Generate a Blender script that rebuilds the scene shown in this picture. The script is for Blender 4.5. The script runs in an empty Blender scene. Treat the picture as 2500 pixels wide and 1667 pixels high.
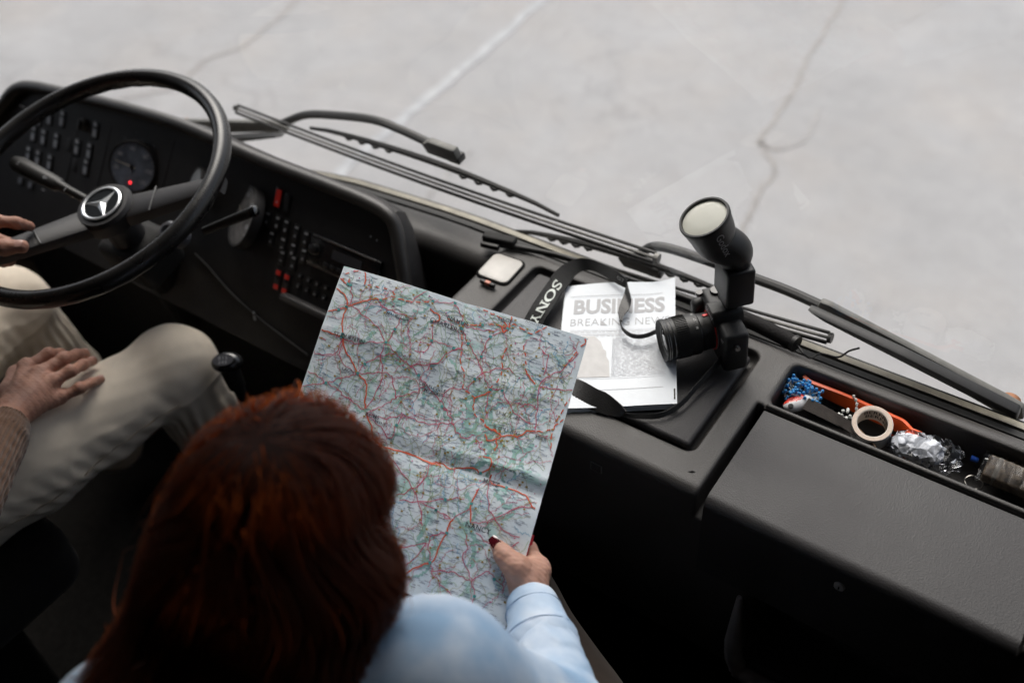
import bpy, bmesh, math, random
import numpy as np
import openvdb as vdb
from mathutils import Vector, Matrix, noise

random.seed(7)
RNG = np.random.default_rng(7)
SC = bpy.context.scene
COL = SC.collection
R = math.radians
V = Vector

# ------------------------------------------------------------------ camera
cd = bpy.data.cameras.new('camera'); cam = bpy.data.objects.new('camera', cd); COL.objects.link(cam)
cd.sensor_width = 36.0
cd.lens = 35.006
cd.clip_start = 0.02
cd.clip_end = 2000.0
cam.matrix_world = Matrix(((0.8217, -0.3596, 0.4422, 0.4200), (0.5669, 0.5968, -0.5679, 0.0000), (-0.0597, 0.7172, 0.6943, 3.0000), (0.0000, 0.0000, 0.0000, 1.0000)))
cd.dof.use_dof = True
cd.dof.focus_distance = 1.40
cd.dof.aperture_fstop = 2.3
SC.camera = cam

# ------------------------------------------------------------------ sky, sun, exposure
SUN_EL, SUN_AZ = R(54), R(-38)
w = bpy.data.worlds.new('World'); SC.world = w; w.use_nodes = True
nt = w.node_tree; nt.nodes.clear()
sky = nt.nodes.new('ShaderNodeTexSky'); sky.sky_type = 'NISHITA'; sky.sun_disc = False
sky.sun_elevation = SUN_EL; sky.sun_rotation = SUN_AZ
sky.air_density = 1.0; sky.dust_density = 6.0; sky.ozone_density = 1.0; sky.altitude = 200
hs = nt.nodes.new('ShaderNodeHueSaturation'); hs.inputs['Saturation'].default_value = 0.50
bg = nt.nodes.new('ShaderNodeBackground'); bg.inputs['Strength'].default_value = 0.15
wo = nt.nodes.new('ShaderNodeOutputWorld')
nt.links.new(sky.outputs[0], hs.inputs['Color']); nt.links.new(hs.outputs[0], bg.inputs[0]); nt.links.new(bg.outputs[0], wo.inputs[0])
sd = bpy.data.lights.new('sun', 'SUN'); sd.energy = 1.4; sd.angle = R(50); sd.color = (1.0, 0.96, 0.9)
sun = bpy.data.objects.new('sun', sd); COL.objects.link(sun)
sun_dir = V((math.sin(SUN_AZ) * math.cos(SUN_EL), math.cos(SUN_AZ) * math.cos(SUN_EL), math.sin(SUN_EL)))
sun.rotation_euler = (-sun_dir).to_track_quat('-Z', 'Y').to_euler()
sun.location = (2, 6, 12)
vs = SC.view_settings
vs.view_transform = 'Standard'; vs.look = 'None'; vs.gamma = 1.0; vs.use_curve_mapping = False
vs.exposure = 0.55
SC.render.engine = 'CYCLES'
SC.cycles.max_bounces = 8; SC.cycles.diffuse_bounces = 4; SC.cycles.glossy_bounces = 3
SC.cycles.transparent_max_bounces = 8
SC.cycles.use_denoising = True
SC.cycles.caustics_reflective = False; SC.cycles.caustics_refractive = False

# ------------------------------------------------------------------ helpers: tags
def tag(o, label=None, cat=None, group=None, kind=None):
    if label: o['label'] = label
    if cat: o['category'] = cat
    if group: o['group'] = group
    if kind: o['kind'] = kind
    return o

def thing(name, label, cat, loc=(0, 0, 0), mat=None, group=None):
    o = bpy.data.objects.new(name, None); COL.objects.link(o)
    o.empty_display_size = 0.05
    if mat is not None: o.matrix_world = mat
    else: o.location = loc
    return tag(o, label, cat, group)

# ------------------------------------------------------------------ helpers: materials
MATS = {}
def mat(name, col, rough=0.5, spec=0.5, metal=0.0, var=0.0, vscale=20.0, bump=0.0, bscale=300.0, btype='noise',
        sheen=0.0, coat=0.0, emit=None, trans=0.0, bdist=0.002, rvar=0.0, sub=0.0, tint=None):
    """procedural Principled material: colour variation from noise, relief from noise / voronoi"""
    if name in MATS: return MATS[name]
    m = bpy.data.materials.new(name); m.use_nodes = True
    n = m.node_tree.nodes; l = m.node_tree.links
    p = n['Principled BSDF']
    p.inputs['Base Color'].default_value = (*col, 1)
    p.inputs['Roughness'].default_value = rough
    p.inputs['Specular IOR Level'].default_value = spec
    p.inputs['Metallic'].default_value = metal
    p.inputs['Coat Weight'].default_value = coat
    p.inputs['Sheen Weight'].default_value = sheen
    p.inputs['Transmission Weight'].default_value = trans
    if sub:
        p.inputs['Subsurface Weight'].default_value = sub
        p.inputs['Subsurface Radius'].default_value = (0.008, 0.003, 0.0015)
        p.inputs['Subsurface Scale'].default_value = 1.0
    if emit:
        p.inputs['Emission Color'].default_value = (*emit[:3], 1); p.inputs['Emission Strength'].default_value = emit[3]
    tc = n.new('ShaderNodeTexCoord')
    if var or rvar:
        t = n.new('ShaderNodeTexNoise'); t.inputs['Scale'].default_value = vscale; t.inputs['Detail'].default_value = 6
        t.inputs['Roughness'].default_value = 0.62
        l.new(tc.outputs['Object'], t.inputs['Vector'])
        if var:
            r = n.new('ShaderNodeMapRange'); r.inputs['From Min'].default_value = 0.3; r.inputs['From Max'].default_value = 0.7
            l.new(t.outputs['Fac'], r.inputs['Value'])
            mx = n.new('ShaderNodeMix'); mx.data_type = 'RGBA'
            a = [max(0, c * (1 - var)) for c in col]
            b = [min(1, c * (1 + var)) for c in col] if tint is None else tint
            mx.inputs[6].default_value = (*a, 1); mx.inputs[7].default_value = (*b, 1)
            l.new(r.outputs[0], mx.inputs[0]); l.new(mx.outputs[2], p.inputs['Base Color'])
        if rvar:
            r = n.new('ShaderNodeMapRange'); r.inputs['From Min'].default_value = 0.3; r.inputs['From Max'].default_value = 0.7
            r.inputs['To Min'].default_value = rough - rvar; r.inputs['To Max'].default_value = rough + rvar
            l.new(t.outputs['Fac'], r.inputs['Value']); l.new(r.outputs[0], p.inputs['Roughness'])
    if bump:
        if btype == 'noise':
            t = n.new('ShaderNodeTexNoise'); t.inputs['Scale'].default_value = bscale; t.inputs['Detail'].default_value = 4; o = t.outputs['Fac']
        elif btype == 'leather':
            t = n.new('ShaderNodeTexVoronoi'); t.feature = 'F1'; t.inputs['Scale'].default_value = bscale
            t.inputs['Randomness'].default_value = 1.0; o = t.outputs['Distance']
        elif btype == 'rib':
            t = n.new('ShaderNodeTexWave'); t.inputs['Scale'].default_value = bscale; t.inputs['Distortion'].default_value = 1.0; o = t.outputs['Fac']
        l.new(tc.outputs['Object'], t.inputs['Vector'])
        b = n.new('ShaderNodeBump'); b.inputs['Strength'].default_value = bump; b.inputs['Distance'].default_value = bdist
        l.new(o, b.inputs['Height']); l.new(b.outputs[0], p.inputs['Normal'])
    MATS[name] = m
    return m

# ------------------------------------------------------------------ helpers: meshes
def mesh(name, verts, faces, m, parent=None, smooth=False, mats=None, idx=None):
    me = bpy.data.meshes.new(name)
    me.from_pydata([tuple(v) for v in verts], [], [tuple(int(i) for i in f) for f in faces])
    for mm in (mats or [m]): me.materials.append(mm)
    if idx is not None: me.polygons.foreach_set('material_index', np.asarray(idx, dtype=np.int32))
    if smooth: me.polygons.foreach_set('use_smooth', np.ones(len(me.polygons), dtype=bool))
    me.update()
    o = bpy.data.objects.new(name, me); COL.objects.link(o)
    if parent is not None: o.parent = parent
    return o

def from_bm(name, bm, m, parent=None, smooth=False, mw=None):
    if mw is not None: bmesh.ops.transform(bm, matrix=mw, verts=bm.verts)
    bmesh.ops.recalc_face_normals(bm, faces=bm.faces)
    me = bpy.data.meshes.new(name); bm.to_mesh(me); bm.free()
    me.materials.append(m)
    if smooth: me.polygons.foreach_set('use_smooth', np.ones(len(me.polygons), dtype=bool))
    o = bpy.data.objects.new(name, me); COL.objects.link(o)
    if parent is not None: o.parent = parent
    return o

def frame(o, x, z):
    """matrix with origin o, x axis along x, z axis near z"""
    x = V(x).normalized(); z = V(z); z = (z - x * z.dot(x)).normalized(); y = z.cross(x)
    M = Matrix((x, y, z)).transposed().to_4x4(); M.translation = V(o); return M

def rbox(name, c, s, bev, m, parent=None, mw=None, seg=3, smooth=True):
    bm = bmesh.new(); bmesh.ops.create_cube(bm, size=1.0)
    bmesh.ops.scale(bm, vec=V(s), verts=bm.verts)
    if bev: bmesh.ops.bevel(bm, geom=bm.edges[:], offset=min(bev, min(s) * .49), segments=seg, profile=0.5, affect='EDGES')
    bmesh.ops.translate(bm, vec=V(c), verts=bm.verts)
    o = from_bm(name, bm, m, parent, False, mw)
    if smooth and bev: auto_smooth(o)
    return o

def auto_smooth(o, ang=40):
    me = o.data
    me.polygons.foreach_set('use_smooth', np.ones(len(me.polygons), dtype=bool))
    bm = bmesh.new(); bm.from_mesh(me)
    lim = R(ang)
    for e in bm.edges:
        e.smooth = not (len(e.link_faces) == 2 and e.calc_face_angle(0) > lim)
    bm.to_mesh(me); bm.free()

def catmull(P, n=8, closed=False):
    P = [np.array(p, float) for p in P]; out = []
    N = len(P); rng = range(N if closed else N - 1)
    for i in rng:
        p0 = P[i - 1] if (closed or i > 0) else 2 * P[0] - P[1]
        p1 = P[i]; p2 = P[(i + 1) % N]
        p3 = P[(i + 2) % N] if (closed or i + 2 < N) else 2 * P[-1] - P[-2]
        for k in range(n):
            t = k / n
            out.append(.5 * (2 * p1 + (p2 - p0) * t + (2 * p0 - 5 * p1 + 4 * p2 - p3) * t * t + (3 * p1 - p0 - 3 * p2 + p3) * t ** 3))
    if not closed: out.append(P[-1])
    return out

def tube_geo(P, rad, seg=10, closed=False, cap=True, up=(0, 0, 1), flat=1.0):
    """swept tube: rad = number or list; flat scales the cross-section along 'up'"""
    P = [V(p) for p in P]; n = len(P); vs_, fs = [], []
    rr = [rad] * n if np.isscalar(rad) else list(rad)
    upv = V(up)
    for i in range(n):
        if closed: t = (P[(i + 1) % n] - P[i - 1]).normalized()
        else: t = (P[min(i + 1, n - 1)] - P[max(i - 1, 0)]).normalized()
        s = t.cross(upv)
        if s.length < 1e-4: s = t.cross(V((1, 0, 0)))
        s.normalize(); u = s.cross(t)
        for k in range(seg):
            a = 2 * math.pi * k / seg
            vs_.append(P[i] + s * math.cos(a) * rr[i] + u * math.sin(a) * rr[i] * flat)
    for i in range(n if closed else n - 1):
        j = (i + 1) % n
        for k in range(seg):
            k2 = (k + 1) % seg
            fs.append((i * seg + k, i * seg + k2, j * seg + k2, j * seg + k))
    if cap and not closed:
        fs.append(tuple(range(seg))[::-1]); fs.append(tuple((n - 1) * seg + k for k in range(seg)))
    return vs_, fs

def tube(name, P, rad, m, parent=None, seg=10, closed=False, up=(0, 0, 1), flat=1.0, smooth=True):
    v, f = tube_geo(P, rad, seg, closed, True, up, flat)
    o = mesh(name, v, f, m, parent)
    if smooth: auto_smooth(o, 50)
    return o

def lathe(name, prof, m, parent=None, mw=None, seg=40, smooth=True, ang=30):
    """prof: list of (radius, height) revolved about local z"""
    vs_, fs = [], []
    n = len(prof)
    for r_, z in prof:
        for k in range(seg):
            a = 2 * math.pi * k / seg
            vs_.append(V((r_ * math.cos(a), r_ * math.sin(a), z)))
    for i in range(n - 1):
        for k in range(seg):
            k2 = (k + 1) % seg
            fs.append((i * seg + k, i * seg + k2, (i + 1) * seg + k2, (i + 1) * seg + k))
    if mw is not None: vs_ = [mw @ v for v in vs_]
    o = mesh(name, vs_, fs, m, parent)
    bm = bmesh.new(); bm.from_mesh(o.data); bmesh.ops.remove_doubles(bm, verts=bm.verts, dist=1e-6)
    bmesh.ops.recalc_face_normals(bm, faces=bm.faces); bm.to_mesh(o.data); bm.free()
    if smooth: auto_smooth(o, ang)
    return o

def prism(name, poly, z0, z1, m, parent=None, mw=None, bev=0.0, seg=2):
    """poly: 2D outline extruded from z0 to z1 in the frame mw"""
    bm = bmesh.new()
    f = bm.faces.new([bm.verts.new((p[0], p[1], z0)) for p in poly])
    r_ = bmesh.ops.extrude_face_region(bm, geom=[f])
    top = [g for g in r_['geom'] if isinstance(g, bmesh.types.BMVert)]
    bmesh.ops.translate(bm, vec=(0, 0, z1 - z0), verts=top)
    bmesh.ops.recalc_face_normals(bm, faces=bm.faces)
    if bev: bmesh.ops.bevel(bm, geom=bm.edges[:], offset=bev, segments=seg, profile=0.5, affect='EDGES')
    o = from_bm(name, bm, m, parent, False, mw)
    if bev: auto_smooth(o)
    return o

def rrect(w_, h_, r_, n=5):
    out = []
    for cx, cy, a0 in ((w_ / 2 - r_, h_ / 2 - r_, 0), (-w_ / 2 + r_, h_ / 2 - r_, 90), (-w_ / 2 + r_, -h_ / 2 + r_, 180), (w_ / 2 - r_, -h_ / 2 + r_, 270)):
        for k in range(n + 1):
            a = R(a0 + 90 * k / n); out.append((cx + r_ * math.cos(a), cy + r_ * math.sin(a)))
    return out

def ribbon(name, A, B, m, parent=None, thick=0.0015, n=6, smooth=True):
    """band between two edge polylines, with thickness"""
    A = catmull(A, n); B = catmull(B, n); N = len(A); vs_ = []
    for i in range(N):
        a, b = V(A[i]), V(B[i])
        t = V(A[min(i + 1, N - 1)]) - V(A[max(i - 1, 0)]); nn = t.cross(b - a).normalized() * (thick / 2)
        vs_ += [a + nn, b + nn, b - nn, a - nn]
    fs = []
    for i in range(N - 1):
        for k in range(4):
            k2 = (k + 1) % 4
            fs.append((4 * i + k, 4 * i + k2, 4 * i + 4 + k2, 4 * i + 4 + k))
    fs += [(3, 2, 1, 0), (4 * N - 4, 4 * N - 3, 4 * N - 2, 4 * N - 1)]
    o = mesh(name, vs_, fs, m, parent)
    if smooth: auto_smooth(o, 50)
    return o

_tc = {}
def text_geo(s, size=1.0, fat=0.0, spacing=1.0, align='CENTER'):
    key = (s, fat, spacing, align)
    if key not in _tc:
        c = bpy.data.curves.new('t', 'FONT'); c.body = s; c.size = 1.0; c.offset = fat; c.space_character = spacing
        c.align_x = align; c.align_y = 'CENTER'; c.resolution_u = 3
        o = bpy.data.objects.new('t', c); COL.objects.link(o)
        me = bpy.data.meshes.new_from_object(o.evaluated_get(bpy.context.evaluated_depsgraph_get()))
        _tc[key] = ([v.co.copy() for v in me.vertices], [tuple(p.vertices) for p in me.polygons])
        bpy.data.objects.remove(o); bpy.data.curves.remove(c); bpy.data.meshes.remove(me)
    v, f = _tc[key]
    return [p * size for p in v], f

def text(name, s, mw, size, m, parent=None, fat=0.0, spacing=1.0, align='CENTER', sx=1.0):
    v, f = text_geo(s, size, fat, spacing, align)
    return mesh(name, [mw @ V((p.x * sx, p.y, 0)) for p in v], f, m, parent)

# ------------------------------------------------------------------ helpers: implicit surfaces (organic shapes as one continuous skin)
class SDF:
    def __init__(s, lo, hi, h):
        s.lo = np.array(lo, float); s.h = h
        s.n = np.ceil((np.array(hi, float) - s.lo) / h).astype(int) + 1
        s.a = np.full(s.n, 10.0, np.float32)
    def _win(s, lo, hi, k):
        m_ = k + 4 * s.h
        i0 = np.clip(np.floor((np.array(lo) - m_ - s.lo) / s.h).astype(int), 0, s.n)
        i1 = np.clip(np.ceil((np.array(hi) + m_ - s.lo) / s.h).astype(int) + 1, 0, s.n)
        sl = tuple(slice(a, b) for a, b in zip(i0, i1))
        g = [(np.arange(a, b) * s.h + o).astype(np.float32) for a, b, o in zip(i0, i1, s.lo)]
        return sl, g[0][:, None, None], g[1][None, :, None], g[2][None, None, :]
    def _mix(s, sl, d, k, op):
        a = s.a[sl]
        if op == 'sub':
            d = -d
            if k > 0:
                h_ = np.maximum(k - np.abs(a - d), 0) / k; s.a[sl] = np.maximum(a, d) + h_ * h_ * k * .25
            else: s.a[sl] = np.maximum(a, d)
        else:
            if k > 0:
                h_ = np.maximum(k - np.abs(a - d), 0) / k; s.a[sl] = np.minimum(a, d) - h_ * h_ * k * .25
            else: s.a[sl] = np.minimum(a, d)
    def cone(s, a, b, ra, rb, k=.01, op='add'):
        a = np.array(a, float); b = np.array(b, float); r_ = max(ra, rb)
        sl, x, y, z = s._win(np.minimum(a, b) - r_, np.maximum(a, b) + r_, k)
        ba = b - a; L = max(ba @ ba, 1e-12)
        t = np.clip(((x - a[0]) * ba[0] + (y - a[1]) * ba[1] + (z - a[2]) * ba[2]) / L, 0, 1)
        d = np.sqrt((x - a[0] - t * ba[0]) ** 2 + (y - a[1] - t * ba[1]) ** 2 + (z - a[2] - t * ba[2]) ** 2) - (ra + (rb - ra) * t)
        s._mix(sl, d, k, op); return s
    def chain(s, P, rad, k=.01):
        for i in range(len(P) - 1): s.cone(P[i], P[i + 1], rad[i], rad[i + 1], k)
        return s
    def ell(s, c, r_, k=.01, op='add', M=None):
        c = np.array(c, float); r_ = np.array(r_ if not np.isscalar(r_) else [r_] * 3, float); q = max(r_)
        sl, x, y, z = s._win(c - q, c + q, k)
        x = x - c[0]; y = y - c[1]; z = z - c[2]
        if M is not None:
            M = np.array(M)[:3, :3]
            x, y, z = (M[0, 0] * x + M[1, 0] * y + M[2, 0] * z, M[0, 1] * x + M[1, 1] * y + M[2, 1] * z, M[0, 2] * x + M[1, 2] * y + M[2, 2] * z)
        k0 = np.sqrt((x / r_[0]) ** 2 + (y / r_[1]) ** 2 + (z / r_[2]) ** 2)
        k1 = np.sqrt((x / r_[0] ** 2) ** 2 + (y / r_[1] ** 2) ** 2 + (z / r_[2] ** 2) ** 2) + 1e-9
        s._mix(sl, k0 * (k0 - 1) / k1, k, op); return s
    def box(s, lo, hi, rad=.005, k=0.0, op='add'):
        lo = np.array(lo, float); hi = np.array(hi, float); c = (lo + hi) / 2; e = (hi - lo) / 2 - rad
        sl, x, y, z = s._win(lo, hi, max(k, rad))
        qx, qy, qz = np.abs(x - c[0]) - e[0], np.abs(y - c[1]) - e[1], np.abs(z - c[2]) - e[2]
        d = np.sqrt(np.maximum(qx, 0) ** 2 + np.maximum(qy, 0) ** 2 + np.maximum(qz, 0) ** 2) + np.minimum(np.maximum(qx, np.maximum(qy, qz)), 0) - rad
        s._mix(sl, d, k, op); return s
    def field(s, fn):
        x = (np.arange(s.n[0]) * s.h + s.lo[0])[:, None, None]; y = (np.arange(s.n[1]) * s.h + s.lo[1])[None, :, None]; z = (np.arange(s.n[2]) * s.h + s.lo[2])[None, None, :]
        s.a += fn(x, y, z).astype(np.float32); return s
    def quads(s):
        b = 3 * s.h
        a = np.clip(s.a, -b, b)
        a[0], a[-1], a[:, 0], a[:, -1], a[:, :, 0], a[:, :, -1] = b, b, b, b, b, b
        G = vdb.FloatGrid(background=b); G.copyFromArray(np.ascontiguousarray(a, dtype=np.float32))
        p, q = G.convertToQuads(isovalue=0.0)
        return p * s.h + s.lo, q
    def obj(s, name, m, parent=None, relax=0, disp=None):
        p, q = s.quads()
        if relax: p = relax_pts(p, q, relax)
        o = mesh_np(name, p, q, m, parent)
        if disp is not None: displace(o, disp)
        return o

def mesh_np(name, p, q, m, parent=None):
    me = bpy.data.meshes.new(name)
    me.vertices.add(len(p)); me.vertices.foreach_set('co', np.asarray(p, np.float32).ravel())
    me.loops.add(q.size); me.loops.foreach_set('vertex_index', np.asarray(q, np.int32).ravel())
    me.polygons.add(len(q)); me.polygons.foreach_set('loop_start', np.arange(0, q.size, q.shape[1], dtype=np.int32))
    me.polygons.foreach_set('use_smooth', np.ones(len(q), dtype=bool))
    me.update(calc_edges=True); me.validate(); me.materials.append(m)
    o = bpy.data.objects.new(name, me); COL.objects.link(o)
    if parent is not None: o.parent = parent
    return o

def relax_pts(p, q, it):
    e = np.concatenate([q[:, [0, 1]], q[:, [1, 2]], q[:, [2, 3]], q[:, [3, 0]]])
    p = p.copy()
    for _ in range(it):
        s_ = np.zeros_like(p); c = np.zeros(len(p))
        np.add.at(s_, e[:, 0], p[e[:, 1]]); np.add.at(c, e[:, 0], 1); np.add.at(s_, e[:, 1], p[e[:, 0]]); np.add.at(c, e[:, 1], 1)
        p = p + .5 * (s_ / np.maximum(c, 1)[:, None] - p)
    return p

def displace(o, fn):
    """fn(points Nx3, normals Nx3) -> N offsets along the normal"""
    me = o.data; n = len(me.vertices)
    p = np.empty(n * 3, np.float32); me.vertices.foreach_get('co', p); p = p.reshape(-1, 3)
    nn = np.empty(n * 3, np.float32); me.vertices.foreach_get('normal', nn); nn = nn.reshape(-1, 3)
    p = p + nn * np.asarray(fn(p, nn))[:, None]
    me.vertices.foreach_set('co', p.astype(np.float32).ravel()); me.update()

def snoise(p, sc, seed=0):
    """cheap smooth noise from summed sines, vectorised"""
    r_ = np.random.default_rng(seed); out = np.zeros(len(p))
    for i in range(7):
        d = r_.normal(size=3); d /= np.linalg.norm(d)
        out += np.sin(p @ d * sc * (0.6 + 1.1 * r_.random()) + r_.random() * 6.28)
    return out / 3.7

def join_meshes(objs):
    """merge the later meshes into the first one"""
    bm = bmesh.new()
    for o in objs: bm.from_mesh(o.data)
    bm.to_mesh(objs[0].data); bm.free()
    objs[0].data.polygons.foreach_set('use_smooth', np.ones(len(objs[0].data.polygons), dtype=bool))
    for o in objs[1:]: bpy.data.objects.remove(o)
    return objs[0]


# ================================================================== SETTING: ground and the coach's shell
def ground_material():
    m = bpy.data.materials.new('worn_concrete_road'); m.use_nodes = True
    n = m.node_tree.nodes; l = m.node_tree.links; p = n['Principled BSDF']
    tc = n.new('ShaderNodeTexCoord')
    def nz(scale, det, rough=.6):
        t = n.new('ShaderNodeTexNoise'); t.inputs['Scale'].default_value = scale; t.inputs['Detail'].default_value = det
        t.inputs['Roughness'].default_value = rough; l.new(tc.outputs['Object'], t.inputs['Vector']); return t.outputs['Fac']
    def rng(o, a, b, c, d):
        r_ = n.new('ShaderNodeMapRange'); r_.inputs[1].default_value = a; r_.inputs[2].default_value = b
        r_.inputs[3].default_value = c; r_.inputs[4].default_value = d; l.new(o, r_.inputs[0]); return r_.outputs[0]
    def mul(a, b):
        q = n.new('ShaderNodeMath'); q.operation = 'MULTIPLY'; l.new(a, q.inputs[0]); l.new(b, q.inputs[1]); return q.outputs[0]
    big = rng(nz(.7, 4), .3, .7, .90, 1.08)
    mid = rng(nz(6, 6, .7), .3, .7, .93, 1.06)
    fine = rng(nz(70, 8, .85), .25, .75, .78, 1.20)
    f = mul(mul(big, mid), fine)
    # hairline cracks: warped cell borders that show only in worn patches
    wv = n.new('ShaderNodeTexNoise'); wv.inputs['Scale'].default_value = 2.5; wv.inputs['Detail'].default_value = 5; l.new(tc.outputs['Object'], wv.inputs['Vector'])
    ad = n.new('ShaderNodeVectorMath'); ad.operation = 'MULTIPLY_ADD'; l.new(wv.outputs['Color'], ad.inputs[0]); ad.inputs[1].default_value = (.55, .55, .0); l.new(tc.outputs['Object'], ad.inputs[2])
    vo = n.new('ShaderNodeTexVoronoi'); vo.feature = 'DISTANCE_TO_EDGE'; vo.inputs['Scale'].default_value = 2.6; l.new(ad.outputs[0], vo.inputs['Vector'])
    ck = rng(vo.outputs['Distance'], .004, .030, 0, 1)
    mk = rng(nz(.55, 4), .46, .62, 0, 1)
    q_ = n.new('ShaderNodeMath'); q_.operation = 'MULTIPLY_ADD'; inv = n.new('ShaderNodeMath'); inv.operation = 'SUBTRACT'; inv.inputs[0].default_value = 1.0; l.new(ck, inv.inputs[1])
    cm_ = mul(inv.outputs[0], mk); l.new(cm_, q_.inputs[0]); q_.inputs[1].default_value = -.13; q_.inputs[2].default_value = 1.0
    f = mul(f, q_.outputs[0])
    mx = n.new('ShaderNodeMix'); mx.data_type = 'RGBA'
    mx.inputs[6].default_value = (.338, .334, .334, 1); mx.inputs[7].default_value = (.352, .337, .326, 1)
    l.new(rng(nz(1.3, 5), .45, .7, 0, 1), mx.inputs[0])
    vm = n.new('ShaderNodeVectorMath'); vm.operation = 'SCALE'; l.new(mx.outputs[2], vm.inputs[0]); l.new(f, vm.inputs['Scale'])
    l.new(vm.outputs[0], p.inputs['Base Color'])
    p.inputs['Roughness'].default_value = .85; p.inputs['Specular IOR Level'].default_value = .2
    b = n.new('ShaderNodeBump'); b.inputs['Strength'].default_value = .5; b.inputs['Distance'].default_value = .004
    l.new(nz(140, 4), b.inputs['Height']); l.new(b.outputs[0], p.inputs['Normal'])
    return m

GS = 400.0
tag(mesh('ground', [(-GS, -GS, 0), (GS, -GS, 0), (GS, GS, 0), (-GS, GS, 0)], [(0, 1, 2, 3)], ground_material()), kind='structure')

def strip(name, P, wid, m, jit=0.0, z=.004, n=10, seed=1):
    rs = random.Random(seed); Q = catmull([(p[0], p[1], 0) for p in P], n); vs_, fs = [], []
    for i, q in enumerate(Q):
        t = Q[min(i + 1, len(Q) - 1)] - Q[max(i - 1, 0)]; s = np.array([t[1], -t[0], 0]); s /= np.linalg.norm(s)
        o = np.array([rs.uniform(-1, 1), rs.uniform(-1, 1), 0]) * jit
        a = wid * .5 * rs.uniform(1 - min(.9, jit * 30), 1); b = wid * .5 * rs.uniform(1 - min(.9, jit * 30), 1)
        vs_ += [tuple(q + o + s * a + (0, 0, z)), tuple(q + o - s * b + (0, 0, z))]
    for i in range(len(Q) - 1): fs.append((2 * i, 2 * i + 1, 2 * i + 3, 2 * i + 2))
    return tag(mesh(name, vs_, fs, m), kind='structure')

paint = mat('worn_road_paint', (.368, .373, .381), .8, .3, var=.22, vscale=9)
seal = mat('crack_sealant', (.300, .284, .270), .8, .2, var=.18, vscale=14)
seal2 = mat('fine_crack', (.330, .320, .312), .8, .2, var=.2, vscale=20)
g0, g1 = V((-3.0199, 3.0769, 0.0000)), V((-3.1701, 5.2682, 0.0000))
dr = (g1 - g0)
strip('lane_marking', [tuple(g0 - dr * 1.5), tuple(g0), tuple(g1), tuple(g1 + dr * 6)], .085, paint, .012, n=30)
strip('road_crack', [(-4.7237, 4.5399, 0.0000), (-4.6260, 4.2231, -0.0000), (-4.5470, 3.8198, 0.0000), (-4.6017, 3.6410, 0.0000), (-4.6175, 3.5244, 0.0000), (-4.5478, 3.2265, 0.0000), (-4.6889, 3.0032, 0.0000), (-4.7965, 2.8580, 0.0000)], .034, seal, .016, n=12, seed=3)
strip('road_crack', [(-1.4776, 6.2849, 0.0000), (-1.4055, 5.8109, 0.0000), (-1.3510, 5.3730, 0.0000), (-1.2978, 5.0565, 0.0000), (-1.2371, 4.5634, 0.0000), (-1.2166, 4.3796, 0.0000), (-1.1027, 4.3726, 0.0000)], .028, seal, .012, n=12, seed=4)
strip('road_crack', [(-1.2166, 4.3796, 0.0000), (-1.0489, 4.1966, 0.0000), (-1.0363, 3.9851, 0.0000), (-0.9914, 3.7624, 0.0000), (-0.9578, 3.5472, 0.0000)], .024, seal, .012, n=12, seed=5)
strip('road_crack', [(-1.1027, 4.3726, 0.0000), (-1.0262, 4.5344, 0.0000), (-1.0836, 4.8519, 0.0000)], .02, seal2, .01, n=12, seed=6)
strip('road_crack', [(-2.5221, 3.5489, 0.0000), (-2.4930, 3.2393, 0.0000), (-2.4712, 3.1188, 0.0000), (-2.4501, 3.0018, 0.0000)], .03, seal2, .012, n=10, seed=8)
rs = random.Random(5)
# ---- shell of the coach's front: floor, walls, roof (dark inside)
cabin = mat('cabin_lining', (.028, .025, .022), .8, .3, var=.25, vscale=12, bump=.3, bscale=90)
carpet = mat('cab_floor_mat', (.012, .011, .010), .95, .1, var=.4, vscale=60, bump=.6, bscale=400)
XL, XR, YB, ZF, ZR = -2.35, 1.15, -2.4, 1.10, 3.34
def sbox(name, lo, hi, m, bev=0.0):
    lo, hi = V(lo), V(hi)
    return tag(rbox(name, (lo + hi) / 2, hi - lo, bev, m), kind='structure')
sbox('cab_floor', (XL, YB, ZF - .06), (XR, 1.13, ZF), carpet)
sbox('cab_roof', (XL - .05, YB - .05, ZR), (XR + .05, 1.02, ZR + .06), cabin)
sbox('cab_rear_wall', (XL, YB - .05, ZF), (XR, YB, ZR), cabin)
body = mat('coach_body_paint', (.36, .32, .25), .4, .5, var=.08, vscale=3, coat=.2)
for nm, x0, x1 in (('left', XL - .05, XL), ('right', XR, XR + .05)):
    sbox('cab_wall_' + nm, (x0, YB, .55), (x1, 1.16, 1.93), cabin)          # below the side window
    sbox('cab_wall_' + nm, (x0, YB, 2.86), (x1, 1.02, ZR), cabin)           # above it
    sbox('cab_wall_' + nm, (x0, YB, 1.93), (x1, {'left': .28, 'right': .94}[nm], 2.86), cabin)  # unseen wall carried far forward to shrink the windows and darken the cab
    sbox('windshield_pillar_' + nm, (x0, 1.02, 1.93), (x1 + .03 if nm == 'left' else x1, 1.15, ZR), cabin, .01)
sbox('windshield_header', (XL, .90, 3.12), (XR, 1.06, ZR), cabin, .01)

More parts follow.
